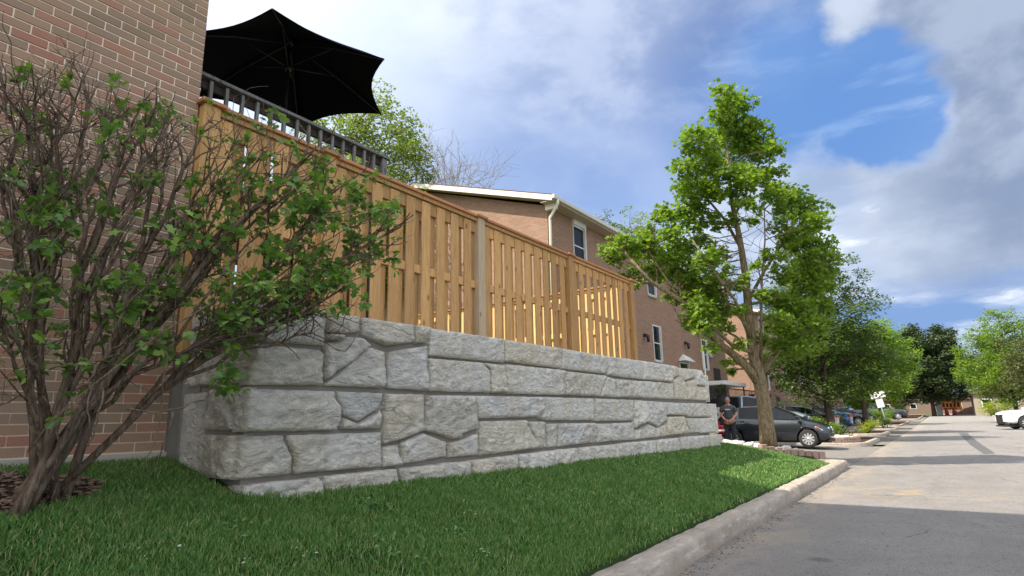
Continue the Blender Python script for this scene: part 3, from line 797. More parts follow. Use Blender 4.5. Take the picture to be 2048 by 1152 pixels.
for i in range(17):
    x = 2.50 + i * .1665
    link('baluster', bme, deck, (x - dl.x, RY - .028 - dl.y, 2.48 - dl.z), (random.uniform(-.006, .006), random.uniform(-.01, .01), 0))
MB().box(5.14, 5.22, RY - .05, RY + .045, 2.2, RZ - .05, b=.003).build('end_post', M_OLDWOOD, deck)
MB().box(5.15, 5.21, RY + .05, 8.4, RZ - .04, RZ - .004).build('side_rail', M_OLDWOOD, deck)
for i in range(12):
    link('baluster', bme, deck, (5.18 - dl.x, RY + .25 + i * .22 - dl.y, 2.48 - dl.z))

def umbrella():
    zr = 4.5; C0 = Vector((.952 * zr, 1.45 * zr, zr)); R = .317 * zr
    t = thing('patio_umbrella', 'large open black patio umbrella rising over the deck railing', 'umbrella', (C0.x, C0.y, 2.4))
    a0 = math.radians(-131.5); apex = C0 + Vector((0, 0, .62))
    rim = [C0 + Vector((R * math.cos(a0 + k * PI / 3), R * math.sin(a0 + k * PI / 3), 0)) for k in range(6)]
    mb = MB(); N = 9
    for k in range(6):
        A, B = rim[k], rim[(k + 1) % 6]; V = []; F = []
        for i in range(N + 1):                       # i along the rib from apex to rim, j across the panel
            s = i / N
            for j in range(N + 1):
                w = j / N; ea = apex.lerp(A, s); eb = apex.lerp(B, s)
                sag = -.05 * math.sin(PI * s)        # ribs bow upward a little
                p = ea.lerp(eb, w) + Vector((0, 0, -sag * 1.4))
                mid = 4 * w * (1 - w)
                cen = Vector((C0.x, C0.y, p.z)); p = p.lerp(cen, .12 * mid * s * s)   # scalloped edge
                p.z += .055 * mid * s * s * .5 - .05 * mid * s * (1 - s)
                V.append(p)
        for i in range(N):
            for j in range(N):
                F.append((i * (N + 1) + j, (i + 1) * (N + 1) + j, (i + 1) * (N + 1) + j + 1, i * (N + 1) + j + 1))
        mb = MB(); mb.add(V, F, True)
        o = mb.build('canopy_panel', M_CANVAS, t)
        so = o.modifiers.new('s', 'SOLIDIFY'); so.thickness = .003
        # hem
        MB().tube([V[N * (N + 1) + j] for j in range(N + 1)], .006, 5).build('hem', M_CANVAS, t)
    base = Vector((C0.x, C0.y, 2.4)); hub = C0 + Vector((0, 0, .50))
    MB().cyl(base, apex + Vector((0, 0, -.02)), .021, n=12).build('pole', M_STEEL, t)
    MB().cyl(hub, hub + Vector((0, 0, .06)), .05, n=12).build('hub', M_BLACK, t)
    run = C0 + Vector((0, 0, .12)); MB().cyl(run, run + Vector((0, 0, .07)), .042, n=12).build('runner', M_BLACK, t)
    MB().cyl(apex + Vector((0, 0, .02)), apex + Vector((0, 0, .07)), .02, .008, 10).build('finial', M_BLACK, t)
    for k in range(6):
        a = hub + Vector((0, 0, .02)); mid = a.lerp(rim[k], .5) + Vector((0, 0, .035))
        MB().tube([a, mid, rim[k] + Vector((0, 0, -.012))], .009, 6).build('rib', M_STEEL, t)
        MB().tube([run + Vector((0, 0, .04)), a.lerp(rim[k], .46) + Vector((0, 0, .02))], .007, 6).build('strut', M_STEEL, t)
    MB().cyl(base, base + Vector((0, 0, .09)), .25, .22, 20).build('base', M_BLACK, t)
umbrella()
# ================================================================ LEAVES, TREES, SHRUBS, GRASS
def fan(outline, zf=0.0):
    V = [(0, .45, 0)] + [(x, y, zf * abs(x)) for x, y in outline]; n = len(outline)
    return np.array(V, float), np.array([(0, 1 + i, 1 + (i + 1) % n) for i in range(n)])
T_MAPLE = fan([(0, 0), (.16, .18), (.46, .12), (.36, .36), (.52, .60), (.24, .60), (0, 1), (-.24, .60), (-.52, .60), (-.36, .36), (-.46, .12), (-.16, .18)], .35)
T_OVAL = (np.array([(0, 0, 0), (.24, .35, .07), (.20, .70, .06), (0, 1, -.06), (-.20, .70, .06), (-.24, .35, .07), (0, .5, 0)], float),
          np.array([(0, 1, 6), (1, 2, 6), (2, 3, 6), (3, 4, 6), (4, 5, 6), (5, 0, 6)]))
T_LOBED = (np.array([(0, 0, 0), (.15, .25, .05), (.40, .42, .03), (.17, .50, .06), (.24, .80, 0), (0, 1, -.10), (-.24, .80, 0), (-.17, .50, .06), (-.40, .42, .03), (-.15, .25, .05)], float),
           np.array([(0, 1, 9), (1, 2, 3), (1, 3, 9), (9, 3, 7), (9, 7, 8), (3, 4, 5), (3, 5, 7), (5, 6, 7)]))
T_DIAM = (np.array([(0, 0, 0), (.32, .45, .10), (0, 1, -.05), (-.32, .45, .10)], float), np.array([(0, 1, 2), (0, 2, 3)]))
def leaves(tpl, P, size, up=.6, dirs=None, jitter=.35):
    """P: n x 3 positions. returns V, F"""
    n = len(P); V0, F0 = tpl
    nrm = rng.normal(size=(n, 3)); nrm[:, 2] = np.abs(nrm[:, 2]) + up * 2; nrm /= np.linalg.norm(nrm, axis=1)[:, None]
    d = rng.normal(size=(n, 3)) if dirs is None else dirs + rng.normal(size=(n, 3)) * jitter
    d -= (d * nrm).sum(1)[:, None] * nrm; d /= np.linalg.norm(d, axis=1)[:, None] + 1e-9
    s = np.cross(d, nrm); sz = size * rng.uniform(.65, 1.25, n)
    V = P[:, None, :] + sz[:, None, None] * (V0[None, :, 0:1] * s[:, None, :] + V0[None, :, 1:2] * d[:, None, :] + V0[None, :, 2:3] * nrm[:, None, :])
    F = F0[None] + (np.arange(n) * len(V0))[:, None, None]
    return V.reshape(-1, 3), F.reshape(-1, 3)
def clumps(blobs, per_area, sub=6, subr=.42, flat=.8):
    """leaf positions: every blob is broken into smaller clumps near its surface, so gaps remain"""
    out = []
    for c, r in blobs:
        c = np.array(c)
        for _ in range(sub):
            v = rng.normal(size=3); v /= np.linalg.norm(v); cc = c + v * r * rng.uniform(.35, .85) * np.array((1, 1, flat))
            rr = r * subr * rng.uniform(.7, 1.3); n = max(3, int(per_area * rr * rr))
            q = rng.normal(size=(n, 3)); q /= np.linalg.norm(q, axis=1)[:, None]; q *= (rr * rng.uniform(.25, 1, n) ** .5)[:, None]
            q[:, 2] *= .7; out.append(cc + q)
    return np.concatenate(out)
def wiggle(a, b2, k, amt):
    a, b2 = Vector(a), Vector(b2); L = (b2 - a).length; pts = []
    for i in range(k + 1):
        t = i / k; p = a.lerp(b2, t); w = math.sin(PI * t) * amt * L
        pts.append(p + Vector((random.uniform(-w, w), random.uniform(-w, w), random.uniform(-w, w) * .5 + w * .3)))
    return pts
def tree_from_blobs(root, trunk, trad, blobs, leafm, bark, per_area, size, tpl=T_DIAM, n=9, twigs=3, sub=6, brr=.028, up=.6, subr=.42):
    mb = MB(); mb.tube(trunk, trad, n); mb.build('trunk', bark, root)
    br = MB(); tp = [Vector(p) for p in trunk]
    dense = []
    for a, b2 in zip(tp, tp[1:]): dense += [a.lerp(b2, k / 6) for k in range(6)]
    for c, r in blobs:
        c = Vector(c); cand = [p for p in dense[len(dense) // 4:] if p.z < c.z - .15 * r] or [dense[len(dense) // 3]]
        p = min(cand, key=lambda q: (q - c).length + .35 * abs((c.z - q.z) - .7 * math.hypot(c.x - q.x, c.y - q.y)))
        L = (c - p).length; r0 = min(trad[-1] * 2.2 + .004, brr * (L ** .6) * .6 + .006)
        pts = wiggle(p, c, 5, .07); br.tube(pts, [r0 * (1 - .75 * i / 5) for i in range(6)], 5)
        for _ in range(twigs):
            v = Vector(rng.normal(size=3)).normalized() * r * .9; v.z = abs(v.z) * .6
            br.tube(wiggle(pts[random.randint(2, 5)], c + v, 3, .08), [r0 * .3, r0 * .24, r0 * .17, .003], 4)
    br.build('limbs', bark, root)
    P = clumps(blobs, per_area, sub, subr); V, F = leaves(tpl, P, size, up)
    o = np_mesh('crown', V, F, leafm, root)
    return o
def profile_blobs(c, z0, z1, prof, n, rb, lean=(0, 0)):
    """blobs filling a solid of revolution; prof = [(t, radius)]"""
    out = []
    ts = [p[0] for p in prof]; rs = [p[1] for p in prof]; mxr = max(rs)
    while len(out) < n:
        t = rng.uniform(0, 1); R = np.interp(t, ts, rs)
        if rng.uniform(0, 1) > R / mxr: continue
        a = rng.uniform(0, 2 * PI); q = R * math.sqrt(rng.uniform(.15, 1)) * .85
        out.append(((c[0] + q * math.cos(a) + lean[0] * t, c[1] + q * math.sin(a) + lean[1] * t, z0 + (z1 - z0) * t), rb * rng.uniform(.7, 1.2) * (.55 + .45 * R / mxr)))
    return out

L_MAPLE = leaf_mat('maple_leaf', (.11, .19, .024), (.165, .255, .036), (.24, .33, .055), .46)
L_BRIGHT = leaf_mat('bright_leaf', (.12, .21, .025), (.17, .27, .04), (.24, .34, .06), .45)
L_MID = leaf_mat('mid_leaf', (.060, .105, .026), (.090, .145, .036), (.15, .20, .065), .34)
L_DARKL = leaf_mat('dark_leaf', (.032, .055, .022), (.05, .078, .03), (.085, .11, .045), .2)
L_OLIVE = leaf_mat('olive_leaf', (.085, .095, .035), (.12, .12, .045), (.10, .14, .05), .3)
L_PALE = leaf_mat('pale_leaf', (.11, .16, .04), (.17, .22, .07), (.24, .28, .10), .45)
L_BUSH = leaf_mat('shrub_leaf', (.085, .175, .05), (.14, .255, .065), (.25, .37, .075), .36, .5)
L_YEL = leaf_mat('yellow_green_leaf', (.25, .30, .03), (.34, .38, .04), (.20, .28, .04), .4)

# ---- the maple on the rock bed
def maple():
    D = 15.0
    base = ray(1537, 893) * D
    t = thing('maple_tree', 'tall green maple with an open crown growing from the rock bed beyond the wall', 'tree', tuple(base))
    def at(px, py, dd=0.0): return ray(px, py) * (D + dd)
    lead = [(1538, 900, 0), (1534, 860, 0), (1527, 800, 0), (1518, 755, 0), (1508, 715, 0), (1503, 680, .1), (1497, 620, .15), (1491, 550, .1), (1478, 470, 0), (1463, 400, -.05), (1456, 330, 0), (1451, 260, .05), (1450, 200, .05)]
    trunk = [at(*q) for q in lead]; k = D / FPX
    rad = [q * k for q in (18, 15, 13, 13, 10.5, 9.5, 8.2, 7, 5.5, 4.3, 3.2, 2.2, 1.2)]
    bl = [(1452,190,24),(1472,212,26),(1440,232,22),(1482,240,30),(1512,262,30),(1395,280,24),(1376,292,18),(1440,268,24),(1378,335,28),(1420,330,26),(1480,306,34),(1526,298,28),(1540,340,24),
          (1378,382,28),(1418,382,22),(1500,362,28),(1538,378,22),(1366,425,24),(1402,415,18),(1330,424,18),(1346,446,24),(1318,440,12),(1590,402,26),(1622,418,22),(1604,446,28),(1634,448,20),(1566,420,18),
          (1572,478,22),(1634,496,28),(1656,530,24),(1610,528,30),(1648,566,26),(1572,548,22),(1612,576,30),(1585,600,24),(1628,620,30),(1600,650,30),(1560,640,18),(1645,650,20),(1588,690,26),(1620,695,24),(1560,690,18),
          (1212,500,16),(1238,488,20),(1232,518,16),(1268,492,22),(1300,478,20),(1298,512,24),(1270,545,18),(1330,508,26),(1250,560,14),(1276,572,12),(1366,488,26),(1400,490,22),(1372,528,28),(1414,530,26),(1330,552,22),
          (1440,505,18),(1392,565,26),(1432,570,26),(1362,596,20),(1404,615,26),(1440,615,22),(1466,578,18),(1380,650,16),(1410,648,20),(1340,590,14),(1448,655,16),(1425,695,12),(1462,742,9),(1452,728,7),(1482,690,12),
          (1518,590,14),(1524,680,14),(1545,655,16),(1510,530,8),(1440,455,10),(1532,505,9),(1505,440,10),(1555,450,14),(1475,720,12),(1530,720,14),(1360,560,16),(1320,530,16), (1450,540,12),(1480,620,12),(1415,360,22),(1455,350,22),(1470,390,20),(1430,440,16),(1395,450,20),(1545,300,14),(1560,390,22),(1600,490,22),(1545,520,18),(1590,560,22),(1540,590,16),(1350,470,20),(1310,545,20),(1350,520,20),(1400,590,22),(1430,600,20),(1300,460,14),(1460,290,22),(1420,300,20),(1560,600,20),(1600,620,24),(1430,640,18),(1390,620,18),(1570,660,22),(1610,670,22),(1475,340,18),(1440,390,16),(1500,410,16),(1465,440,14),(1520,350,18),(1492,560,12),(1580,430,16)]
    random.seed(3)
    blobs = [(tuple(at(x, y, random.uniform(-1.1, 1.1))), r * k * 1.42) for x, y, r in bl]
    MBt = MB(); MBt.tube(trunk, rad, 12)
    o = MBt.build('trunk', M_BARK, t)
    br = MB()
    limbs = [([(1516, 765, 0), (1495, 735, -.1), (1470, 712, -.2), (1440, 688, -.3), (1405, 640, -.4), (1360, 600, -.5), (1300, 562, -.6), (1262, 520, -.7)], 9.5),
             ([(1506, 705, 0), (1492, 700, -.2), (1468, 694, -.3), (1432, 660, -.4), (1400, 600, -.5)], 5.5),
             ([(1503, 680, 0), (1488, 645, -.3), (1470, 600, -.5), (1425, 540, -.8), (1385, 480, -1)], 5),
             ([(1520, 752, 0), (1542, 720, .2), (1575, 680, .4), (1610, 620, .5), (1630, 550, .6)], 6.5),
             ([(1522, 740, 0), (1522, 640, -.3), (1524, 560, -.4), (1530, 480, -.5), (1528, 400, -.5)], 3.2),
             ([(1497, 600, .1), (1530, 540, .4), (1570, 480, .6), (1600, 430, .7)], 4),
             ([(1484, 500, 0), (1450, 440, .3), (1400, 380, .5), (1385, 320, .6)], 3.6),
             ([(1470, 430, 0), (1500, 370, .3), (1525, 310, .4)], 3),
             ([(1440, 688, -.3), (1400, 665, -.1), (1350, 640, 0)], 3), ([(1360, 600, -.5), (1320, 540, -.3), (1290, 490, -.2)], 3.2),
             ([(1494, 610, .1), (1540, 600, .6), (1600, 580, 1)], 3.4)]
    nodes = []
    for pts, r in limbs:
        P = [at(*q) for q in pts]; n = len(P); br.tube(P, [r * k * (1 - .72 * i / (n - 1)) for i in range(n)], 8)
        for a, b2 in zip(P[1:], P[2:]): nodes += [(a.lerp(b2, i / 4), r) for i in range(4)]
    for a, b2 in zip(trunk[7:], trunk[8:]): nodes += [(a.lerp(b2, i / 5), 3.0) for i in range(5)]
    for c, r in blobs:
        c = Vector(c); p, rr = min(nodes, key=lambda q: (q[0] - c).length + (.5 if q[0].z > c.z else 0))
        r0 = min(rr * .45, 2.3) * k; pts = wiggle(p, c, 5, .08); br.tube(pts, [r0 * (1 - .13 * i) for i in range(6)], 5)
        for _ in range(4):
            v = Vector(rng.normal(size=3)).normalized() * r; v.z = v.z * .5 + .3 * r
            br.tube(wiggle(pts[random.randint(1, 5)], c + v, 3, .1), [r0 * .45, r0 * .35, r0 * .25, .003], 4)
    # bare dead twigs in the thin heart of the crown
    for _ in range(46):
        a = at(random.uniform(1440, 1545), random.uniform(430, 610), random.uniform(-.6, .6)); s = random.uniform(25, 75) * k
        b2 = a + Vector((random.uniform(-.3, .3), random.uniform(-.9, .9), random.uniform(.2, .8))).normalized() * s
        br.tube(wiggle(min(nodes, key=lambda q: (q[0] - a).length)[0], a, 3, .05), [.014, .012, .010, .008], 4); br.tube(wiggle(a, b2, 3, .1), [.008, .006, .005, .003], 4)
    br.build('limbs', M_BARK, t)
    P = clumps(blobs, 470, 14, .47); V, F = leaves(T_MAPLE, P, .118, .40)
    np_mesh('crown', V, F, L_MAPLE, t)
maple()

def std_tree(label, x, y, h, th, prof, nb, rb, leafm, size, per, name='tree', zb=None, bark=None, tr=.13, group=None, tpl=T_DIAM, sub=6, twigs=2, lean=(0, 0), subr=.42):
    z = road_z(x) - .05 if zb is None else zb
    t = thing(name, label, 'tree', (x, y, z), group=group)
    tp = [Vector((x, y, z - .1)), Vector((x + .03, y, z + th * .5)), Vector((x, y + .04, z + th)), Vector((x + lean[0] * .5, y + lean[1] * .5 - .05, z + th + (h - th) * .45)), Vector((x + lean[0], y + lean[1], z + h * .93))]
    bl = profile_blobs((x, y), z + th, z + h, prof, nb, rb, lean)
    tree_from_blobs(t, tp, [tr * 1.25, tr, tr * .8, tr * .45, tr * .1], bl, leafm, bark or M_DBARK, per, size, tpl, twigs=twigs, sub=sub, subr=subr)
    return t
GT = 'street trees on the house side of the road'
std_tree('dense dark green street tree beside the dark sedan, second along the kerb', 30.5, 4.1, 9.7, 1.9, [(0, 1.6), (.18, 3.0), (.45, 3.0), (.75, 2.0), (1, .5)], 130, .90, L_MID, .13, 330, group=GT, tr=.17, sub=8)
std_tree('bright yellow-green street tree behind the slanted white sign', 42.0, 3.75, 6.9, 2.5, [(0, 1.8), (.2, 3.3), (.5, 3.4), (.8, 2.5), (1, .9)], 110, .95, L_BRIGHT, .16, 260, group=GT, tr=.15, sub=8)
std_tree('slender light green tree rising between the dark and the bright street trees', 48, 6.6, 9.2, 2.5, [(0, .9), (.4, 1.5), (1, .35)], 26, .6, L_PALE, .16, 80)
std_tree('small green tree shading the dark pickup beyond the sign', 66, 4.7, 7.0, 2.0, [(0, 2.0), (.4, 3.4), (1, 1.4)], 80, 1.1, L_MAPLE, .22, 110, tr=.14)
std_tree('big rounded dark tree closing the end of the street', 118, 1.0, 14.6, 2.6, [(0, 4.2), (.15, 6.5), (.45, 6.3), (.75, 5.6), (.92, 3.4), (1, 1.4)], 210, 1.9, L_DARKL, .42, 62, tr=.3)
std_tree('pale green broad tree right of the dark round tree', 72, -5.6, 10.6, 2.0, [(0, 2.6), (.2, 4.3), (.45, 4.2), (.75, 2.8), (1, .8)], 170, 1.2, L_MAPLE, .2, 120, tr=.18)
std_tree('olive-brown tree at the right edge behind the white pickup', 64, -7.9, 8.0, 1.8, [(0, 2.4), (.3, 3.9), (.65, 3.4), (1, 1.0)], 120, 1.2, L_OLIVE, .19, 120, tr=.16)
std_tree('leafy tree just entering the right edge of the view', 43, -9.9, 9.6, 3.0, [(0, 1.5), (.4, 3.0), (.8, 2.4), (1, .8)], 55, .9, L_MID, .16, 70, tr=.16)
std_tree('broad background tree left of the round dark one', 140, 14, 13, 3, [(0, 6), (.5, 8), (1, 3)], 60, 2.6, L_DARKL, .5, 14, tr=.3)
GB = 'trees rising behind the houses and the deck'
std_tree('leafy pale green tree behind the deck railing and umbrella', 14.6, 17.4, 13.2, 4.5, [(0, 2.6), (.35, 3.4), (.7, 3.0), (1, 1.0)], 150, 1.0, L_PALE, .13, 230, zb=-.1, tr=.16, sub=8, group=GB)
std_tree('feathery green treetop over the townhouse roof', 45, 19, 17.0, 5, [(0, 1.5), (.5, 2.8), (.85, 2.0), (1, .4)], 90, 1.1, L_PALE, .20, 110, zb=0, tr=.2, group=GB)
std_tree('green tree behind the townhouse roof, left part of the maple crown in front', 38, 18.5, 14.6, 4, [(0, 1.5), (.5, 2.8), (1, 1.2)], 70, 1.0, L_MID, .18, 110, zb=0, tr=.2, group=GB)

def bare_tree():
    z = 0; y = 22.6; x = onY(868, 360, y).x
    t = thing('bare_tree', 'leafless grey tree with fine upright twigs behind the townhouse gable', 'tree', (x, y, z))
    mb = MB(); random.seed(12); mb.tube([(x, y, z - .1), (x, y, 6), (x, y, 11)], [.2, .17, .12], 8); mb.build('trunk', M_DBARK, t)
    br = MB()
    def grow(p, d, L, r, lv):
        q = p + d * L; pts = wiggle(p, q, 4, .05); br.tube(pts, [r, r * .9, r * .8, r * .7, r * .6], 4, cap=False)
        if lv == 0: return
        for _ in range(3 if lv > 1 else 4):
            k = random.randint(2, 4); a = Vector(rng.normal(size=3)) * .55; nd = (d + a + Vector((0, 0, .25))).normalized()
            grow(pts[k], nd, L * random.uniform(.6, .85), r * .6, lv - 1)
    for k in range(10):
        a = k * 2 * PI / 10; grow(Vector((x, y, 8.6 + 2 * random.random())), Vector((math.cos(a) * .55, math.sin(a) * .55, .9)).normalized(), 2.75, .055, 4)
    br.build('limbs', plain('grey_twig', (.20, .18, .16), .9), t)
bare_tree()

# ---- pruned shrub in front of the brick house
def shrub():
    t = thing('pruned_shrub', 'big hard-pruned shrub of crooked bare stems and fresh green leaves before the brick house', 'shrub', (1.35, 4.1, -.36))
    random.seed(21); st = MB(); tw = MB(); LP = []; LD = []
    tips = [(-40,190,3.7),(10,150,3.9),(45,170,4.2),(-10,300,3.6),(70,185,3.8),(120,160,4.1),(150,175,3.7),(178,180,4.0),(205,200,3.6),(240,190,4.2),(262,255,3.8),(300,240,3.9),(330,235,4.2),(300,330,3.5),
            (345,300,3.7),(405,265,4.0),(425,330,3.5),(470,290,3.7),(520,300,3.5),(545,335,3.4),(600,330,3.35),(640,345,3.3),(660,390,3.2),(705,385,3.2),(735,440,3.15),(770,470,3.1),(745,510,3.15),(700,560,3.15),(650,600,3.2),
            (560,410,3.4),(480,420,3.6),(400,440,3.7),(590,500,3.3),(560,560,3.3),(500,620,3.35),(420,520,3.6),(90,330,3.6),(170,380,3.5),(30,420,3.5),(-60,480,3.4),(230,470,3.6),(330,560,3.5),(620,630,3.25),(430,670,3.4), (-20, 620, 3.4),(250,620,3.4)]
    def lean_zone(px, py):
        """how leafy the shrub is at a place of its outline"""
        f = 0
        if 350 < py < 720 and px < 520: f = .17
        if 330 < py < 640 and 520 <= px < 800: f = .30
        if 200 < py <= 350: f = .03 if px < 460 else .05
        if py <= 200: f = .012
        if py > 720: f = .10
        return f
    def proj(P):
        x = P.dot(r_); y = P.dot(d_); z = P.dot(f_); return FPX * x / z + 1024, FPX * y / z + 576
    def add_leaves(p, d, n, s=1):
        for _ in range(n):
            v = (d + Vector(rng.normal(size=3)) * .75).normalized(); LP.append(p + v * random.uniform(0, .02)); LD.append(v)
    def twig(p, d, L, r, lv):
        d = d.normalized(); pts = [p]; q = p.copy(); dd = d.copy(); k = 4
        for i in range(k):
            dd = (dd + Vector(rng.normal(size=3)) * .20 + Vector((0, 0, .07))).normalized(); q = q + dd * L / k
            if q.y > 4.62: q.y = 4.62
            if q.x > 2.25 and q.y > 3.62 and q.z < .95: q.y = 3.6
            if q.x > 2.30 and q.y > 4.5: q.y = 4.5
            pts.append(q.copy())
        (st if lv > 1 else tw).tube(pts, [r * (1 - .5 * i / k) for i in range(k + 1)], 5 if lv > 1 else 4)
        px, py = proj(pts[-1]); f = lean_zone(px, py)
        if lv == 0:
            for p2 in pts[2:]:
                if random.random() < f: add_leaves(p2, dd, random.randint(3, 6))
            return
        for _ in range(random.randint(2, 4)):
            k2 = random.randint(1, k); a = Vector(rng.normal(size=3)) * .8
            twig(pts[k2], dd + a, L * random.uniform(.45, .8), r * .55, lv - 1)
    tips += [(x + random.gauss(0, 28), y + abs(random.gauss(10, 34)), Y + random.uniform(-.15, .15)) for x, y, Y in tips[::2] if y > 240] + [(x + random.gauss(0, 22), y + random.uniform(5, 60), Y) for x, y, Y in tips[::2] if y <= 240]
    tips = [(x, y + (28 if y < 230 else 0), Y) for x, y, Y in tips]
    made = []; order = tips[::5] + tips[1::5] + tips[2::5] + tips[3::5] + tips[4::5]
    for i, (px, py, Y) in enumerate(order):
        bx_, by_ = 80 + max(-60, min(52, random.gauss(0, 34))), 3.98 + random.uniform(-.14, .2)
        base = onY(bx_, 962, by_); base.z = lawn_z(base.x, base.y) - .03; r0 = random.uniform(.016, .026)
        tip = onY(px, py, Y)
        if i >= len(tips[::5]):            # later stems fork off an earlier one
            c_ = [(p, r) for pts_, r in made for p in pts_[2:8]]; base, rr = min(c_, key=lambda q: abs((q[0] - tip).length - 1.0) + .8 * (q[0] - base.lerp(tip, .4)).length); r0 = rr * .62
        L = (tip - base).length
        m1 = base.lerp(tip, .35) + Vector((random.uniform(-.05, .05), random.uniform(-.08, .08), L * .10)); m2 = base.lerp(tip, .7) + Vector((random.uniform(-.06, .06), random.uniform(-.1, .1), L * .06))
        pts = []; K = 12
        for k in range(K + 1):
            s = k / K; p = ((1 - s) ** 3) * base + 3 * (1 - s) ** 2 * s * m1 + 3 * (1 - s) * s * s * m2 + s ** 3 * tip
            a = .030 * math.sin(PI * s)
            p = p + Vector((noise.noise(Vector((s * 5, i, 0))) * a * 2.2, noise.noise(Vector((s * 5, i, 5))) * a * 2, noise.noise(Vector((s * 5, i, 9))) * a * 2)); pts.append(p)
        made.append((pts, r0))
        st.tube(pts, [r0 * (1 - .62 * k / K) for k in range(K + 1)], 7)
        for k in range(4, K + 1):
            for _ in range(2 if k > 8 else 1):
                if random.random() < .80:
                    d = (pts[k] - pts[k - 1]).normalized() + Vector(rng.normal(size=3)) * .55 + Vector((0, 0, .15))
                    twig(pts[k], d, random.uniform(.12, .34), max(.0036, r0 * .34), random.choice((0, 0, 1, 1, 2)))
    # long whippy dead canes hanging out of the shrub
    for (a, b2, c2) in (((520, 560, 3.3), (200, 700, 3.3), (60, 905, 3.4)), ((190, 730, 3.3), (170, 800, 3.3), (182, 875, 3.3)), ((330, 700, 3.35), (335, 830, 3.4), (285, 945, 3.5)), ((345, 820, 3.4), (330, 880, 3.4), (305, 955, 3.5)),
                        ((210, 775, 3.3), (190, 850, 3.2), (180, 895, 3.3)), ((255, 820, 3.4), (370, 840, 3.3), (440, 770, 3.3)), ((115, 840, 3.3), (120, 930, 3.4), (100, 1010, 3.5))):
        A, B, C = (onY(*q) for q in (a, b2, c2)); pts = [A.lerp(B, s).lerp(B.lerp(C, s), s) + Vector((random.uniform(-.012, .012), 0, random.uniform(-.012, .012))) for s in np.linspace(0, 1, 9)]
        tw.tube(pts, [.006 - .0004 * i for i in range(9)], 5)
    add_leaves(onY(455, 760, 3.25), Vector((0, 0, 1)), 26)
    for _ in range(14): p = onY(random.uniform(430, 480), random.uniform(735, 790), 3.27); add_leaves(p, Vector((0, 0, .4)), 3)
    st.build('stem', M_BUSHBARK, t); tw.build('twig', M_BUSHBARK, t)
    V, F = leaves(T_LOBED, np.array([tuple(p) for p in LP]), .066, .30, np.array([tuple(d) for d in LD]), .3)
    o = np_mesh('foliage', V, F, L_BUSH, t); print('shrub leaves', len(LP))
shrub()

# ---- grass
def grass():
    def ok(x, y):
        m = (y > 2.125) & (y < np.where(x > 13.0, 4.6, 4.72))
        m &= ~((x > 2.33) & (x < 13.25) & (y > WALL_Y - .03))
        m &= ~((((x - .75) / .95) ** 2 + ((y - 4.25) / .40) ** 2) < 1)
        m &= ~((x > 13.2) & (y > 4.9 - (x - 13.2) * .62)) & (x < 15.9)
        return m
    P = []
    for x0, x1, dn in ((.2, 2.6, 15000), (2.6, 4.6, 12500), (4.6, 7.5, 7500), (7.5, 11, 4400), (11, 16, 2700)):
        n = int((x1 - x0) * 2.7 * dn); x = rng.uniform(x0, x1, n); y = rng.uniform(2.1, 4.75, n); k = ok(x, y); P.append(np.stack([x[k], y[k]], 1))
    P = np.concatenate(P)
    # thinner, ragged along the kerb
    bare = np.array([noise.noise(Vector((a * 1.7 + 9, b2 * 2.6, 1))) for a, b2 in P]); P = P[rng.uniform(0, 1, len(P)) > np.clip((bare - .22) * 2.4, 0, .55)]
    keep = rng.uniform(0, 1, len(P)) < np.clip((P[:, 1] - 2.09) / .14, .25, 1); P = P[keep]; n = len(P)
    z = np.array([lawn_z(a, b2) for a, b2 in P]) - .006
    dist = np.hypot(P[:, 0], P[:, 1]); tuft = np.array([noise.noise(Vector((a * 2.2, b2 * 2.2, 3))) for a, b2 in P])
    h = rng.uniform(.024, .060, n) * (1 + .40 * tuft); w = rng.uniform(.0016, .0030, n) * np.clip(dist / 3.5, 1, 3.4)
    a = rng.uniform(0, 2 * PI, n); lean = rng.uniform(.05, 1.0, n) * h; la = rng.uniform(0, 2 * PI, n)
    B = np.stack([P[:, 0], P[:, 1], z], 1); S_ = np.stack([np.cos(a), np.sin(a), np.zeros(n)], 1) * w[:, None]
    Lv = np.stack([np.cos(la) * lean, np.sin(la) * lean, np.zeros(n)], 1); U = np.zeros((n, 3)); U[:, 2] = h
    V = np.stack([B - S_, B + S_, B + Lv * .35 + U * .6 - S_ * .8, B + Lv * .35 + U * .6 + S_ * .8, B + Lv + U], 1)
    F = np.array([(0, 1, 3), (0, 3, 2), (2, 3, 4)])[None] + (np.arange(n) * 5)[:, None, None]
    m, g, b = new_mat('grass_blade')
    rnd = g.n('ShaderNodeNewGeometry').outputs['Random Per Island']; gp = g.n('ShaderNodeNewGeometry').outputs['Position']
    c = g.ramp(rnd, [(0, (.045, .125, .028)), (.45, (.10, .215, .050)), (.82, (.18, .32, .09)), (.90, (.42, .40, .20)), (1, (.26, .34, .12))])
    c = g.mix(g.math('MULTIPLY', g.smooth(g.noise(gp, 1.4, 4), .4, .7), .4), c, (.105, .185, .04))
    g.l(c, b.inputs['Base Color']); b.inputs['Roughness'].default_value = .55; b.inputs['Specular IOR Level'].default_value = .25
    tr = g.n('ShaderNodeBsdfTranslucent'); g.l(g.mix(1.0, c, (1.3, 1.5, .6), 'MULTIPLY'), tr.inputs[0])
    mx = g.n('ShaderNodeMixShader'); mx.inputs[0].default_value = .3; g.l(b.outputs[0], mx.inputs[1]); g.l(tr.outputs[0], mx.inputs[2]); g.l(mx.outputs[0], m.node_tree.nodes['Material Output'].inputs[0])
    o = np_mesh('grass', V.reshape(-1, 3), F.reshape(-1, 3), m); tag(o, 'short green grass of the sloping lawn', 'grass', kind='stuff'); print('blades', n)
grass()

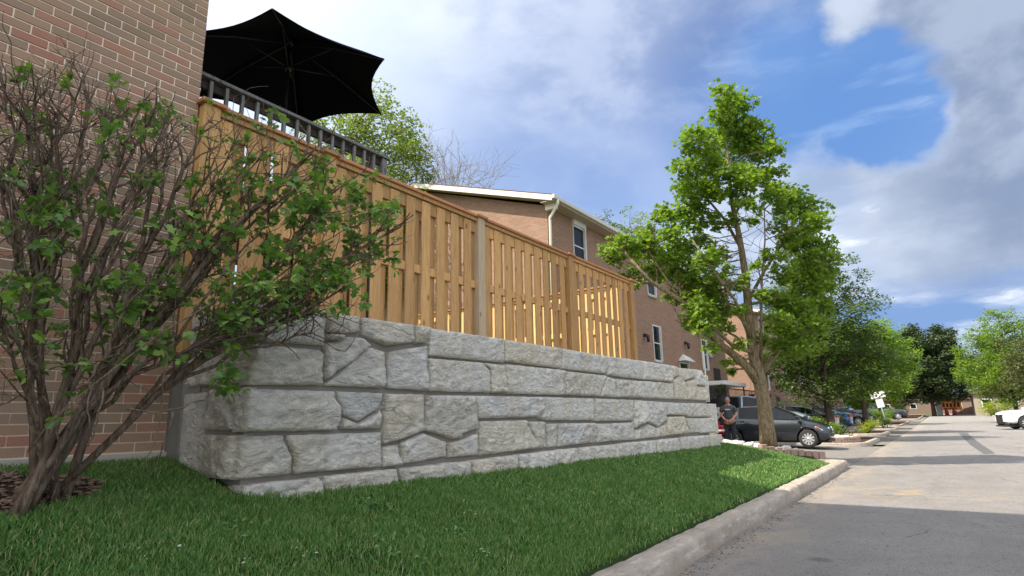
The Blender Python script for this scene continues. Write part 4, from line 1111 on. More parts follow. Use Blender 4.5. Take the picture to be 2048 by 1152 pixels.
# ---- mulch, litter, sand grit
def chips(name, label, cat, spots, m, size, n):
    V = []; F = []
    for i in range(n):
        x, y, z = spots(); s = size * random.uniform(.4, 1.5); R = Matrix.Rotation(random.uniform(0, 6.3), 3, 'Z') @ Matrix.Rotation(random.uniform(-.7, .7), 3, 'X')
        d = (s, s * random.uniform(.25, .6), s * random.uniform(.08, .25)); k = len(V)
        for q in ((-1, -1, -1), (1, -1, -1), (1.1, 1, -1), (-.9, 1, -1), (-1, -.8, 1), (.8, -1, 1), (1, 1, 1), (-.7, .9, 1)):
            v = R @ Vector((q[0] * d[0], q[1] * d[1], q[2] * d[2])); V.append((x + v.x, y + v.y, z + v.z))
        F += [(k, k + 3, k + 2, k + 1), (k + 4, k + 5, k + 6, k + 7), (k, k + 1, k + 5, k + 4), (k + 1, k + 2, k + 6, k + 5), (k + 2, k + 3, k + 7, k + 6), (k + 3, k, k + 4, k + 7)]
    o = np_mesh(name, V, F, m); return tag(o, label, cat, kind='stuff')
random.seed(5)
V = []; 
def mz(x, y): return lawn_z(x, y) + .018
sheet('mulch_bed', lambda x, y: mz(x, y) - .03 * ((((x - .75) / .95) ** 2 + ((y - 4.25) / .40) ** 2) > .95), list(np.linspace(-.2, 1.7, 16)), list(np.linspace(3.85, 4.70, 9)), M_MULCH)
def mspot():
    a = random.uniform(0, 6.3); q = math.sqrt(random.random()); x = .75 + .97 * q * math.cos(a); y = min(4.25 + .42 * q * math.sin(a), 4.68); return x, y, mz(x, y) + .008
M_CHIP = plain('bark_chip', (.17, .105, .075), .95, var=.5, scale=25)
chips('bark_mulch', 'brown bark mulch around the shrub stems', 'mulch', mspot, M_CHIP, .020, 900)
def gspot():
    x = 2.5 + 11 * random.random() ** 1.6; y = 1.86 - abs(random.gauss(0, .11)); return x, y, -1.196
chips('gutter_grit', 'grit and dry bits washed against the kerb', 'grit', gspot, plain('grit', (.16, .12, .085), .95, var=.5, scale=30), .006, 1500)
def lspot():
    c = random.choice(((1.72, 3.2), (1.9, 3.05), (2.25, 3.0), (1.5, 3.3), (3.4, 2.6), (3.9, 3.1))); x = c[0] + random.gauss(0, .03); y = c[1] + random.gauss(0, .04); return x, y, lawn_z(x, y) + .035
chips('leaf_scraps', 'pale torn leaf scraps lying in the grass', 'leaf litter', lspot, plain('pale_scrap', (.50, .56, .40), .7), .007, 26)

# clover and low weeds among the grass
def weeds():
    P = []
    for _ in range(46):
        cx, cy = rng.uniform(1.2, 12), rng.uniform(2.2, 3.7); n = int(rng.uniform(6, 26)); P.append(np.stack([rng.normal(cx, .05, n), rng.normal(cy, .05, n)], 1))
    P = np.concatenate(P); P = P[(P[:, 1] > 2.13) & (P[:, 1] < 3.78)]
    Q = np.array([(a, b2, lawn_z(a, b2) + .038) for a, b2 in P]); V, F = leaves(T_OVAL, Q, .032, .9)
    tag(np_mesh('clover', V, F, leaf_mat('clover_leaf', (.10, .22, .06), (.14, .28, .09), (.20, .33, .12), .3)), 'clover and small weeds in the lawn', 'weeds', kind='stuff')
weeds()
GF = 'trees closing the far end of the street'
for i, (x, y, h, m, lab) in enumerate(((150, -9, 15, L_MID, 'mid green tree behind the soil heap at the end of the road'), (110, -14, 13, L_DARKL, 'dark tree behind the pale green one on the right'), (95, -17, 12.5, L_MID, 'broad green tree farthest right beyond the silver suv'), (165, 9, 17, L_DARKL, 'dark tree left behind the round dark tree'), (100, 9.5, 9.5, L_MAPLE, 'fresh green tree just left of the round dark tree'))):
    std_tree(lab, x, y, h, 1.5, [(0, 3.5), (.3, 5.5), (.7, 4.6), (1, 1.6)], 90, 1.9, m, .38, 55, group=GF, tr=.22)
# ================================================================ TOWNHOUSES
def window(root, x0, x1, z0, z1, y, head=False, lite=.5, name='window'):
    """sash window set in a front wall facing -Y; frame proud of the brick, pane inside it"""
    mb = MB(); f = .05; yo = y - .03
    mb.box(x0, x0 + .02, yo, y + .05, z0, z1); mb.box(x1 - f, x1, y - .10, y + .05, z0, z1)
    mb.box(x0 + .02, x1 - f, yo + .002, y + .05, z1 - f, z1); mb.box(x0 + .02, x1 - f, yo + .002, y + .05, z0, z0 + f)
    zm = z0 + (z1 - z0) * lite; mb.box(x0 + .02, x1 - f, y - .018, y + .04, zm - .02, zm + .02)
    w = mb.build(name, M_WHITE, root)
    gb = MB(); gb.box(x0 + .02, x1 - f, y - .012, y + .012, z0 + f, z1 - f); gb.build('pane', M_GLASS, w)
    MB().box(x0 - .04, x1 + .04, y - .07, y + .02, z0 - .07, z0 - .005).build('sill', M_CONC, w)
    if head: MB().box(x0 - .05, x1 + .05, y - .09, y + .02, z1 + .003, z1 + .17).build('lintel', M_WHITE, w)
    return w
def block(label, xa, xb, wins, zbase=-1.4, detail=True, Yf=9.1, end_lit=True):
    t = thing('townhouse', label, 'townhouse', ((xa + xb) / 2, Yf + 5, -1))
    ov = .42; ze = 6.43; Yr = 14.4; Yb = 19.7; zr = 6.60 + (Yr - (Yf - .42)) * .315
    mb = MB(); mb.box(xa, xb, Yf, Yb, zbase, ze)
    mb.poly([(xa, Yf, ze + .002), (xa, Yb, ze + .002), (xa, Yr, zr - .22)], (.25, 0, 0)); mb.poly([(xb, Yf, ze + .002), (xb, Yb, ze + .002), (xb, Yr, zr - .22)], (-.25, 0, 0))
    mb.build('wall', M_FARBRICK, t)
    y0 = Yf - .42; zf = 6.60; th = .035
    mb = MB()
    mb.poly([(xa - ov, y0, zf), (xa - ov, Yr, zr), (xa - ov, Yr, zr - th), (xa - ov, y0, zf - th)], (xb - xa + 2 * ov, 0, 0))
    y1 = Yb + .42
    mb.poly([(xa - ov, Yr, zr), (xa - ov, y1, zf), (xa - ov, y1, zf - th), (xa - ov, Yr, zr - th)], (xb - xa + 2 * ov, 0, 0))
    mb.build('roof', M_SHINGLE, t)
    for s, x in ((-1, xa - ov), (1, xb + ov)):
        mb = MB(); d = .022 * s
        mb.poly([(x, y0, zf - th), (x, Yr, zr - th), (x, Yr, zr - th - .17), (x, y0, zf - th - .17)], (-d, 0, 0))
        mb.poly([(x, Yr, zr - th), (x, y1, zf - th), (x, y1, zf - th - .17), (x, Yr, zr - th - .17)], (-d, 0, 0)); mb.build('rake_board', M_TRIM, t)
        mb = MB(); xi = x - .024 * s; xw = xa if s < 0 else xb
        mb.poly([(xi, y0 + .06, zf - .17), (xi, Yr, zr - .17), (xi, Yr, zr - .185), (xi, y0 + .06, zf - .185)], (xw - xi, 0, 0))
        mb.poly([(xi, Yr, zr - .17), (xi, y1, zf - .17), (xi, y1, zf - .185), (xi, Yr, zr - .185)], (xw - xi, 0, 0)); mb.build('rake_soffit', M_SOFFIT, t)
    MB().box(xa - ov + .03, xb + ov - .03, y0 + .02, Yf - .002, ze - .015, ze + .0).build('soffit', M_SOFFIT, t)
    MB().box(xa - ov, xb + ov, y0 - .10, y0 + .015, zf - .15, zf - .02, b=.012).build('gutter', M_GUTTER, t)
    MB().box(xa - ov + .01, xb + ov - .01, y0 + .017, y0 + .035, ze, zf - .04).build('fascia', M_TRIM, t)
    for (x0, x1, z0, z1, hd) in wins: window(t, x0, x1, z0, z1, Yf, hd)
    return t
U = []
for k in range(3):
    U += [(16.72 + 6.1 * k, 17.47 + 6.1 * k, 4.86, 6.24, True), (16.95 + 6.1 * k, 17.65 + 6.1 * k, 2.2, 3.66, False)]
U = [u for u in U if not (u[0] < 17.2 and u[3] < 4)]
A = block('brick townhouse behind the fence, its cream-trimmed gable catching the sun', 15.15, 33.2, U)
# downspout from the gutter to the near corner
MB().tube([(14.95, 8.60, 6.45), (14.95, 8.60, 6.33), (15.10, 8.98, 6.0), (15.10, 8.98, 5.9), (15.09, 9.0, 2.0)], .045, 10).build('downspout', M_TRIM, A)
MB().tube([(29.2, 9.04, 3.35), (29.2, 9.04, 0)], .045, 8).build('downspout', M_WHITE, A)
MB().box(15.0, 15.15, 8.72, 9.08, 6.24, 6.42).build('eave_return', M_TRIM, A)
# small hooded window low on the wall
w = window(A, 25.9, 26.9, 1.3, 2.35, 9.1)
MB().add([(25.75, 9.09, 2.38), (27.05, 9.09, 2.38), (27.05, 8.75, 2.38), (25.75, 8.75, 2.38), (26.4, 9.09, 2.72), (26.4, 8.80, 2.55)], [(0, 3, 2, 1), (3, 5, 4, 0), (2, 1, 4, 5), (3, 2, 5), (0, 4, 1)]).build('hood', M_WHITE, w)
for i, (x, z) in enumerate(((29.75, 3.25), (30.35, 2.95))):
    mb = MB(); mb.cyl((x, 9.08, z), (x, 8.95, z - .02), .12, .10, 12); mb.box(x - .12, x + .12, 8.9, 9.08, z - .02, z + .02); mb.build('dryer_vent', M_WHITE, A)
for x, z in ((22.1, 3.0), (26.75, 3.12)):
    mb = MB(); mb.box(x - .05, x + .05, 9.0, 9.098, z + .05, z + .18); mb.cyl((x, 8.92, z - .16), (x, 8.92, z + .10), .05, .08, 8); mb.tube([(x, 9.0, z + .14), (x, 8.92, z + .14)], .015, 6); mb.build('wall_lantern', M_BLACK, A)
# raised porch with a white canopy
MB().box(24.6, 33.0, 7.6, 9.095, -1.2, .35).build('porch', M_CONC, A)
MB().box(27.0, 30.4, 7.5, 9.09, 1.32, 1.50, b=.02).build('porch_canopy', M_WHITE, A)
for x in (27.1, 30.2): MB().box(x, x + .06, 7.56, 7.62, .35, 1.32).build('canopy_post', M_DARKWOOD, A)
mb = MB(); mb.box(24.7, 33, 7.64, 7.67, 1.16, 1.21)
for i in range(40): mb.box(24.75 + i * .2, 24.77 + i * .2, 7.645, 7.665, .35, 1.16)
mb.build('porch_railing', M_BLACK, A)
MB().box(30.8, 31.75, 9.05, 9.099, .36, 2.35).build('door', M_DARKWOOD, A)
U2 = []
for k in range(5): U2 += [(41.6 + 6.1 * k, 42.4 + 6.1 * k, 4.86, 6.24, True), (41.8 + 6.1 * k, 42.6 + 6.1 * k, 1.6, 3.4, False)]
B_ = block('second brick townhouse row glimpsed beyond the maple trunk', 40.4, 71.5, U2)
MB().box(44.5, 45.4, 9.05, 9.099, -.9, 1.2).build('door', M_DARKWOOD, B_)
U3 = []
for k in range(3): U3 += [(75 + 6.1 * k, 75.8 + 6.1 * k, 4.86, 6.24, True)]
block('third townhouse row far along the street', 73, 92, U3, Yf=10.5)
def far_house(label, x, y, w, d, h, rz, wallm, roofm):
    t = thing('far_house', label, 'house', (x, y, road_z(x) - .1)); z = road_z(x) - .1
    MB().box(x - d / 2, x + d / 2, y - w / 2, y + w / 2, z, z + h).build('wall', wallm, t)
    mb = MB(); e = .5; mb.poly([(x - d / 2 - e, y - w / 2 - e, z + h), (x - d / 2 - e, y + w / 2 + e, z + h), (x - d / 2 - e, y, z + h + rz)], (d + 2 * e, 0, 0)); mb.build('roof', roofm, t)
    for k in range(3):
        yy = y - w / 2 + w * (k + .5) / 3; mb = MB(); mb.box(x - d / 2 - .06, x - d / 2 + .02, yy - .6, yy + .6, z + h * .4, z + h * .75); wn = mb.build('window', M_WHITE, t)
        MB().box(x - d / 2 - .08, x - d / 2 - .062, yy - .5, yy + .5, z + h * .43, z + h * .72).build('pane', M_GLASS, wn)
M_TANSID = plain('tan_siding', (.30, .25, .19), .8); M_SHADEBROWN = plain('shaded_brown_wall', (.17, .115, .085), .9, var=.2)  # the brown is darkened to paint in shade from the trees
far_house('tan brown-roofed house at the far end of the street, left of the orange board', 168, 5, 15, 10, 3.2, 2.4, M_SHADEBROWN, M_SHINGLE)
far_house('pale house with a low roof beyond the grass on the right', 118, -8.6, 9, 9, 3.3, 1.8, M_TANSID, M_SHINGLE)
far_house('far brick house seen past the round dark tree', 190, -9, 16, 10, 3.4, 2.6, M_SHADEBROWN, M_SHINGLE)

# ================================================================ VEHICLES
def paint(name, c, rough=.32, metal=.5):
    m, g, b = new_mat(name); b.inputs['Base Color'].default_value = tuple(c) + (1,)
    gp = g.n('ShaderNodeTexCoord').outputs['Object']
    g.l(g.math('MULTIPLY_ADD', g.noise(gp, 9, 4), .16, rough - .08), b.inputs['Roughness'])
    b.inputs['Metallic'].default_value = metal; b.inputs['Coat Weight'].default_value = .8; b.inputs['Coat Roughness'].default_value = .06
    return m
M_TYRE = plain('tyre_rubber', (.022, .022, .022), .85); M_RIM = plain('alloy_rim', (.62, .62, .62), .3, metal=.7, var=.03)
M_CARGLASS = glass_mat('car_glass', (.012, .015, .018), .03); M_CHROME = plain('chrome', (.75, .75, .75), .15, metal=1, var=.02)
M_LAMP = plain('headlamp', (.70, .72, .74), .15, var=.1, spec=.9); M_TAIL = plain('tail_lamp', (.45, .012, .015), .2, spec=.8); M_AMBER = plain('amber_lamp', (.7, .12, .03), .25)
M_PLATE = plain('number_plate', (.7, .72, .74), .5)
def wheel_mesh(R, w, spokes):
    t = MB(); n = 28
    prof = [(R * .64, -w / 2 + .01), (R * .9, -w / 2), (R * .985, -w / 2 + .03), (R, 0), (R * .985, w / 2 - .03), (R * .9, w / 2), (R * .64, w / 2 - .01)]
    V = [(r * math.cos(2 * PI * k / n), y, r * math.sin(2 * PI * k / n)) for k in range(n) for r, y in prof]; m = len(prof)
    F = [(k * m + j, ((k + 1) % n) * m + j, ((k + 1) % n) * m + j + 1, k * m + j + 1) for k in range(n) for j in range(m - 1)]
    t.add(V, F, True); rim = MB(); rr = R * .66
    prof = [(rr, w / 2 - .012), (rr * .93, w / 2 - .02), (rr * .9, w / 2 - .09), (rr * .9, -w / 2 + .02)]; m = len(prof)
    V = [(r * math.cos(2 * PI * k / n), y, r * math.sin(2 * PI * k / n)) for k in range(n) for r, y in prof]
    rim.add(V, [(k * m + j, ((k + 1) % n) * m + j, ((k + 1) % n) * m + j + 1, k * m + j + 1) for k in range(n) for j in range(m - 1)], True)
    for s in range(spokes):
        a = 2 * PI * s / spokes; c, si = math.cos(a), math.sin(a); e, f = .024, .036
        P = [(.03, -e), (rr * .92, -f * .8), (rr * .92, f * .8), (.03, e)]
        vs = [(x * c - z * si, w / 2 - .02 - .012 * (x < .1) * -1, x * si + z * c) for x, z in P] + [(x * c - z * si, w / 2 - .06, x * si + z * c) for x, z in P]
        rim.add(vs, [(0, 1, 2, 3), (7, 6, 5, 4), (0, 4, 5, 1), (1, 5, 6, 2), (2, 6, 7, 3), (3, 7, 4, 0)])
    rim.cyl((0, w / 2 - .05, 0), (0, w / 2 - .008, 0), .055, .05, 12)
    dk = MB(); dk.cyl((0, -w / 2 + .02, 0), (0, w / 2 - .085, 0), rr * .9, n=n)
    def me(b, nm, m_):
        q = bpy.data.meshes.new(nm); q.from_pydata(b.v, [], b.f); q.polygons.foreach_set('use_smooth', b.sm); q.materials.append(m_)
        bm = bmesh.new(); bm.from_mesh(q); bmesh.ops.recalc_face_normals(bm, faces=bm.faces); bm.to_mesh(q); bm.free(); return q
    return me(t, 'tyre', M_TYRE), me(rim, 'rim', M_RIM), me(dk, 'brake', M_DARK)
def car(name, label, cat, x, y, rz, paintm, L, W, H, belt, roof, ax, R=.30, sill=.22, glass=None, pillars=(), hood_y=None, spokes=10, group=None, zoff=0, tail='box', wide=1.0, z=None, amber=True):
    """belt / roof: side profiles [(x, z)] with x measured from the tail (0) to the nose (L). glass: (cowl, roof front, roof rear, tail base)"""
    z0 = drive_z(x, y) if z is None else z
    t = thing(name, label, cat, (x, y, z0), rz, group)
    xc = [a for a in ax]; Ra = R + .045; st = set(np.linspace(0, L, 30).round(4))
    for xw in xc: st |= {round(xw + Ra * math.cos(a), 4) for a in np.linspace(0, PI, 11)} | {round(xw - Ra - .02, 4), round(xw + Ra + .02, 4)}
    st |= {q[0] for q in belt} | {q[0] for q in roof} | set(glass) | {p + d for p in pillars for d in (-.035, .035)}
    st = sorted(q for q in st if 0 <= q <= L); st = [q for i, q in enumerate(st) if i == 0 or q - st[i - 1] > .006]
    bx, bz = zip(*belt); rx, rzz = zip(*roof); hw = W / 2
    def width(s):
        e = min(s, L - s); k = 1 - .16 * (1 - min(1, e / .55)) ** 2 - .10 * (1 - min(1, e / .12)) ** 2
        return hw * k
    def bottom(s):
        b = sill + (.10 * (1 - min(1, min(s, L - s) / .25)))
        for xw in xc:
            d = abs(s - xw)
            if d < Ra: b = max(b, R + math.sqrt(Ra * Ra - d * d))
        return b
    rows = []
    for s in st:
        w = width(s); zb = bottom(s); zt = float(np.interp(s, bx, bz)); rf_ = float(np.interp(s, rx, rzz)) if rx[0] <= s <= rx[-1] else zt
        gh = max(0, rf_ - zt); q = min(1, gh / .25); c1 = max(zb + .015, sill + .14); c2 = max(zb + .03, (sill + zt) * .5 + .06)
        tp = .045 if gh > .02 else .03
        P = [(0, zb), (w * .86, zb), (w * .965, max(zb + .004, min(c1, zt - .06) - .09)), (w * 1.0, max(zb + .01, min(c1 + .03, zt - .05))), (w * 1.0, max(zb + .015, min(c2, zt - .04))), (w * .975, max(zb + .018, zt - .035)),
             (w * .93, max(zb + .02, zt)), (w * (.93 - (.20 * q if gh > 0 else .15)), zt + .012 * (1 - q) + gh * .9), (w * (.62 - .08 * q), zt + .03 * (1 - q) + gh * .985), (0, zt + .045 * (1 - q) + gh)]
        rows.append([(s - L / 2, yy, zz) for yy, zz in P])
    m = len(rows[0]); body = MB(); side = MB(); side2 = MB(); ws = MB(); ws2 = MB(); cowl, rf0, rr0, tb = glass
    for sg in (1, -1):
        for i in range(len(st) - 1):
            mid = (st[i] + st[i + 1]) / 2
            for j in range(m - 1):
                qv = [rows[i][j], rows[i + 1][j], rows[i + 1][j + 1], rows[i][j + 1]]; qv = [(a, b2 * sg, c) for a, b2, c in qv]
                pil = any(abs(mid - p) < .036 for p in pillars)
                isside = j == 6 and (tb + .10 < mid < cowl - .10) and not pil and float(np.interp(mid, rx, rzz)) - float(np.interp(mid, bx, bz)) > .10
                isws = j >= 7 and ((rf0 + .02 < mid < cowl - .03) or (tb + .03 < mid < rr0 - .02))
                ((side, side2)[sg < 0] if isside else (ws if mid > L / 2 else ws2) if isws else body).add(qv, [(0, 1, 2, 3)], True)
        for e in (0, len(st) - 1):
            P = [(a, b2 * sg, c) for a, b2, c in rows[e]]; body.add(P, [tuple(range(m))])
    def weld(mb, nm, m_, th=0):
        me = bpy.data.meshes.new(nm); me.from_pydata(mb.v, [], mb.f); me.polygons.foreach_set('use_smooth', mb.sm)
        bm = bmesh.new(); bm.from_mesh(me); bmesh.ops.remove_doubles(bm, verts=bm.verts, dist=.0008); bmesh.ops.recalc_face_normals(bm, faces=bm.faces); bm.to_mesh(me); bm.free()
        me.materials.append(m_); return link(nm, me, t)
    bo = weld(body, 'body', paintm); weld(side, 'side_window', M_CARGLASS); weld(side2, 'side_window', M_CARGLASS); weld(ws, 'windshield', M_CARGLASS); weld(ws2, 'rear_window', M_CARGLASS)
    ub = MB(); ub.box(-L / 2 + .12, L / 2 - .12, -hw * .80, hw * .80, .17, min(bz) - .16); ub.build('underbody', M_DARK, t, local=True)
    ty, ri, br = wheel_mesh(R, .21, spokes)
    for xw in xc:
        for sg in (1, -1):
            o = link('wheel', ty, t, (xw - L / 2, sg * (hw - .115), R), (random.uniform(0, 6) * 0, 0, 0 if sg > 0 else PI)); o.rotation_euler = (0, random.uniform(0, 1), 0 if sg > 0 else PI)
            link('rim', ri, o); link('brake', br, o)
    # lamps, grille, mirrors, handles, plates
    zt0 = float(np.interp(L - .15, bx, bz)); zt1 = float(np.interp(.12, bx, bz))
    for sg in (1, -1):
        mb = MB(); mb.add([(L / 2 - .05, sg * hw * .50, zt0 - .05), (L / 2 - .03, sg * hw * .52, zt0 - .16), (L / 2 - .20, sg * hw * .925, zt0 - .14), (L / 2 - .42, sg * hw * .975, zt0 - .01), (L / 2 - .30, sg * hw * .80, zt0 + .02)], [(0, 1, 2, 3, 4)])
        mb.v = [(a + .012, b2 + .012 * sg, c + .012) for a, b2, c in mb.v]; o = mb.build('headlight', M_LAMP, t, local=True); o.modifiers.new('s', 'SOLIDIFY').thickness = .03
        if amber:
            mb = MB(); mb.box(L / 2 - .44, L / 2 - .30, sg * hw * .965 - .012, sg * hw * .965 + .014, zt0 - .055, zt0 - .015); mb.build('marker_lamp', M_AMBER, t, local=True)
        mb = MB(); zz = zt1 - .10; mb.box(-L / 2 - .012, -L / 2 + .16, sg * hw * .86 - .10, sg * hw * .86 + .045, zz - .16, zz + .05, b=.02); mb.build('tail_light', M_TAIL, t, local=True)
        xm = cowl - .12 - L / 2; zb_ = float(np.interp(cowl - .1, bx, bz)); mb = MB(); mb.box(xm - .05, xm + .09, sg * (hw + .02) - (.0 if sg > 0 else .17), sg * (hw + .02) + (.17 if sg > 0 else .0), zb_ + .02, zb_ + .16, b=.03); mb.box(xm, xm + .05, sg * (hw * .9) - .03, sg * hw + .05, zb_ + .03, zb_ + .07); mb.build('mirror', paintm, t, local=True)
        for p in pillars[:-1] if len(pillars) > 1 else pillars:
            zz = float(np.interp(p, bx, bz)) - .10; mb = MB(); mb.box(p - L / 2 + .06, p - L / 2 + .24, sg * hw * .99 - .015, sg * hw * .99 + .018, zz - .018, zz + .018, b=.006); mb.build('door_handle', paintm, t, local=True)
            mb = MB(); mb.box(p - L / 2 - .004, p - L / 2 + .004, sg * hw * .985 - .012, sg * hw * .985 + .017, sill + .08, zz + .06); mb.build('door_seam', M_DARK, t, local=True)
        zc_ = float(np.interp(L * .5, bx, bz)); mb = MB(); mb.box(tb + .25 - L / 2, cowl - .25 - L / 2, sg * hw * .93 - .006, sg * hw * .93 + .012, zc_ - .005, zc_ + .014); mb.build('window_trim', M_CHROME, t, local=True)
        mb = MB(); mb.add([(L / 2 - .03, sg * hw * .58, .40), (L / 2 - .02, sg * hw * .58, .30), (L / 2 - .13, sg * hw * .88, .33), (L / 2 - .14, sg * hw * .88, .39)], [(0, 1, 2, 3)]); o = mb.build('fog_lamp', M_CHROME, t, local=True); o.modifiers.new('s', 'SOLIDIFY').thickness = .03
    mb = MB(); mb.box(L / 2 - .05, L / 2 + .022, -hw * .52, hw * .52, .36, zt0 - .10, b=.02); gr = mb.build('grille', M_BLACK, t, local=True)
    mb = MB(); mb.box(L / 2 + .012, L / 2 + .03, -hw * .46, hw * .46, (.36 + zt0 - .1) / 2 - .012, (.36 + zt0 - .1) / 2 + .012); mb.cyl((L / 2 + .0, 0, zt0 - .14), (L / 2 + .035, 0, zt0 - .14), .05, n=10); mb.build('grille_bar', M_CHROME, t, local=True)
    mb = MB(); mb.box(-L / 2 - .02, -L / 2 + .01, -.15, .15, zt1 - .34, zt1 - .22); mb.build('number_plate', M_PLATE, t, local=True)
    MB().box(-L / 2 - .015, -L / 2 + .12, -hw * .8, hw * .8, .22, .36, b=.03).build('bumper', M_BLACK, t, local=True); MB().box(L / 2 - .12, L / 2 + .012, -hw * .8, hw * .8, .17, .27, b=.03).build('bumper', M_BLACK, t, local=True)
    return t
HB = dict(L=3.64, W=1.60, H=1.48, belt=[(0, .78), (.06, .93), (.5, .99), (1.4, .95), (2.55, .90), (2.95, .87), (3.3, .78), (3.55, .66), (3.64, .52)],
          roof=[(.05, .93), (.28, 1.20), (.5, 1.32), (1.0, 1.40), (1.6, 1.42), (2.0, 1.37), (2.45, 1.15), (2.86, .90)], ax=(.60, 2.985), R=.295, glass=(2.86, 1.98, .46, .07), pillars=(.78, 1.62))
SED = dict(L=4.7, W=1.82, H=1.45, belt=[(0, .80), (.08, .98), (.7, 1.02), (2.0, .98), (3.3, .94), (3.7, .90), (4.3, .78), (4.6, .66), (4.7, .52)],
           roof=[(.62, 1.02), (1.0, 1.22), (1.45, 1.40), (2.1, 1.46), (2.6, 1.43), (3.0, 1.24), (3.55, .93)], ax=(1.0, 3.75), R=.33, glass=(3.55, 2.62, 1.38, .66), pillars=(1.25, 2.2))
SUV = dict(L=4.6, W=1.86, H=1.72, belt=[(0, .85), (.06, 1.05), (.6, 1.12), (3.0, 1.06), (3.5, 1.02), (4.1, .92), (4.5, .78), (4.6, .6)],
           roof=[(.05, 1.05), (.25, 1.45), (.5, 1.64), (1.2, 1.72), (2.2, 1.72), (2.6, 1.62), (3.3, 1.06)], ax=(.85, 3.6), R=.36, glass=(3.3, 2.5, .42, .07), pillars=(.95, 1.95), sill=.28)
PUP = dict(L=5.8, W=2.0, H=1.9, belt=[(0, .9), (.05, 1.18), (1.9, 1.20), (2.0, 1.16), (4.1, 1.16), (4.3, 1.18), (5.4, 1.12), (5.7, 1.0), (5.8, .75)],
           roof=[(1.85, 1.20), (2.0, 1.70), (2.3, 1.88), (3.0, 1.91), (3.5, 1.86), (4.2, 1.18)], ax=(1.2, 4.75), R=.41, glass=(4.2, 3.45, 2.2, 1.9), pillars=(2.4, 3.05), sill=.38)
P_GREY = paint('charcoal_paint', (.028, .034, .038), .3, .55); P_BLACK = paint('black_paint', (.012, .012, .013), .25, .2); P_BLUE = paint('blue_paint', (.015, .16, .50), .28, .45)
P_WHITE = paint('white_paint', (.80, .80, .79), .35, 0); P_SILVER = paint('silver_paint', (.42, .44, .46), .3, .6); P_TEAL = paint('blue_grey_paint', (.26, .31, .34), .3, .3); P_NAVY = paint('dark_blue_paint', (.03, .04, .06), .3, .4)
car('parked_car', 'charcoal grey hatchback with bright alloy wheels parked nose to the road behind the maple', 'car', 23.20, 4.93, -PI / 2 + .03, P_GREY, **HB)
car('parked_car', 'black car parked with its tail to the road behind the second tree', 'car', 33.9, 6.6, PI / 2, P_BLACK, **SED)
car('parked_car', 'bright blue sedan parked beyond the black car', 'car', 45.4, 7.2, PI / 2, P_BLUE, **SED)
car('parked_car', 'blue-grey suv on the drive behind the standing man', 'car', 29.2, 7.0, -PI / 2 + .1, P_TEAL, z=-.85, **SUV)
car('parked_car', 'dark sedan nose showing behind the slanted white sign', 'car', 57.5, 7.0, -PI / 2, P_BLACK, **SED)
car('parked_truck', 'dark pickup truck parked by the last kerb island on the left', 'pickup truck', 84, 6.2, -PI / 2 + .25, P_NAVY, **PUP)
car('parked_truck', 'white pickup truck cut by the right edge of the view', 'pickup truck', 50.5, -5.75, PI / 2 + .25, P_WHITE, z=road_z(51) + .0, **PUP)
car('parked_car', 'silver suv parked behind the white pickup', 'car', 63, -8.0, PI / 2 + .3, P_SILVER, z=road_z(63), **SUV)
car('parked_car', 'pale grey sedan farthest right beyond the silver suv', 'car', 73, -8.6, PI / 2 + .2, P_SILVER, z=road_z(70), **SED)

